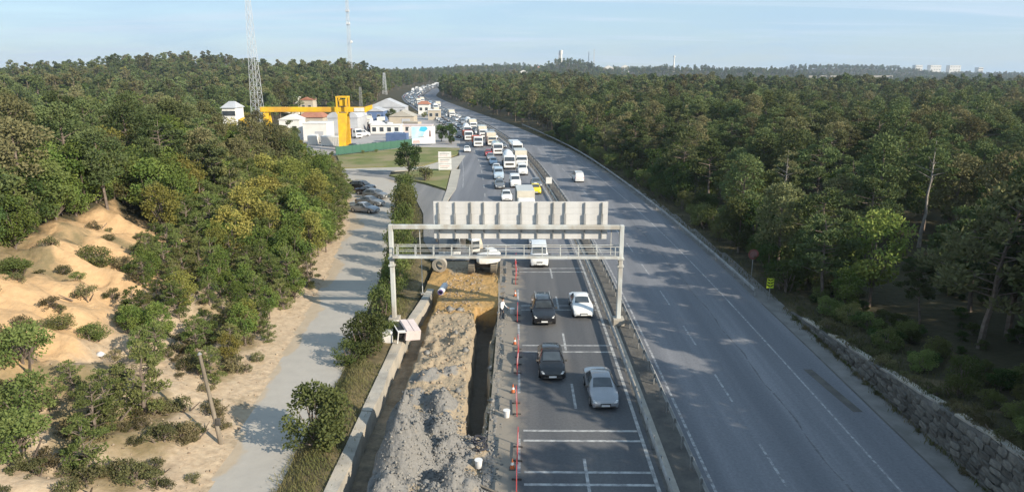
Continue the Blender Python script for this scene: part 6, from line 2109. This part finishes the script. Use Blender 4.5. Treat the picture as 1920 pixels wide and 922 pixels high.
for k in range(26):
    yy = 27 + k * 1.1 + er.uniform(-0.5, 0.5)
    tree('wall_scrub', er.choice(SCRUB), 23.35 + 0.16 * float(wall_top(yy)) + er.uniform(0, 0.5), yy, er.uniform(0.35, 0.75), 'scrubby tuft growing over the top of the stone wall', 'scrub', 'scrub along the top of the stone wall', z=float(wall_top(yy)))
for k in range(14):
    yy = 28 + k * 2.0 + er.uniform(-0.8, 0.8)
    tree('wall_foot_scrub', er.choice(SCRUB), 22.75, yy, er.uniform(0.2, 0.4), 'small weed clump at the foot of the stone wall', 'scrub', 'weed clumps at the foot of the stone wall', z=-0.03)

# grass of the verges and lawns
def grass(name, label, pts, hgt, rng, mname='grass_leaf'):
    P = np.asarray(pts)
    n = len(P)
    D = rng.normal(0, 0.35, (n, 3)); D[:, 2] = 1
    L = hgt * rng.uniform(0.5, 1.4, n)
    V, F = soup(P + np.array([0, 0, 1]) * L[:, None] * 0.45, D, L, 0.02 + 0.06 * L, rng)
    return tag(link(name, np_mesh(name, V, F, mname)), label, 'grass', kind='stuff')


gr = np.random.default_rng(41)
gp = []
n = 42000
yy = gr.uniform(16, 118, n) ** 1.0
uu = np.where(gr.random(n) < 0.75, gr.normal(-10.9, 0.65, n), gr.uniform(-12.2, -9.6, n))
xx = uu - np.interp(yy, [60, 118], [0, 9]) + 0
xx = np.where(yy > 60, np.interp(yy, [60, 75, 90, 110, 118], [-11.3, -13.0, -15, -18.6, -20]) + gr.normal(0, 0.8, n), xx)
keep = (vnoise(xx, yy, 3.0) > -0.22)
xx, yy = xx[keep], yy[keep]
grass('verge_grass', 'dry yellow-green grass on the verge beside the drain wall', np.stack([xx, yy, terrain_h(xx, yy)], -1), 0.26, gr)
n = 2600
yy = gr.uniform(24, 57, n)
top = gr.random(n) < 0.6
wt_ = wall_top(yy)
xx = np.where(top, 23.0 + 0.16 * wt_ + gr.exponential(0.35, n), 22.85 - gr.exponential(0.12, n))
zz = np.where(top, wt_ + 0.02, -0.03)
grass('wall_weeds', 'weeds growing along the foot and top of the stone wall', np.stack([xx, yy, zz], -1), 0.3, gr)
n = 9000
yy = gr.uniform(24, 230, n)
uu = np.interp(yy, [0, 56, 60, 168, 246], [24.4, 24.2, 22.6, 21.2, 19.6]) + gr.exponential(1.3, n)
xx, y2 = RP(yy, uu)
grass('forest_edge_grass', 'rough grass between the guard rail and the forest', np.stack([xx, y2, terrain_h(xx, y2)], -1), 0.4, gr)

# ------------------------------------------------------------------ haze
hb = MB().box((0, 1880, 50), (8200, 4160, 150))
hm = bpy.data.materials.new('haze')
hm.use_nodes = True
hn, hl = hm.node_tree.nodes, hm.node_tree.links
hn.clear()
ho_ = hn.new('ShaderNodeOutputMaterial')
hv = hn.new('ShaderNodeVolumePrincipled')
hv.inputs['Color'].default_value = (0.72, 0.84, 1.0, 1)
hv.inputs['Density'].default_value = 0.00014
hv.inputs['Anisotropy'].default_value = 0.2
hl.new(hv.outputs[0], ho_.inputs['Volume'])
MATS['haze'] = hm
hz = hb.build('haze', hm)
tag(hz, 'thin bluish haze over the distant woods', 'haze', kind='stuff')
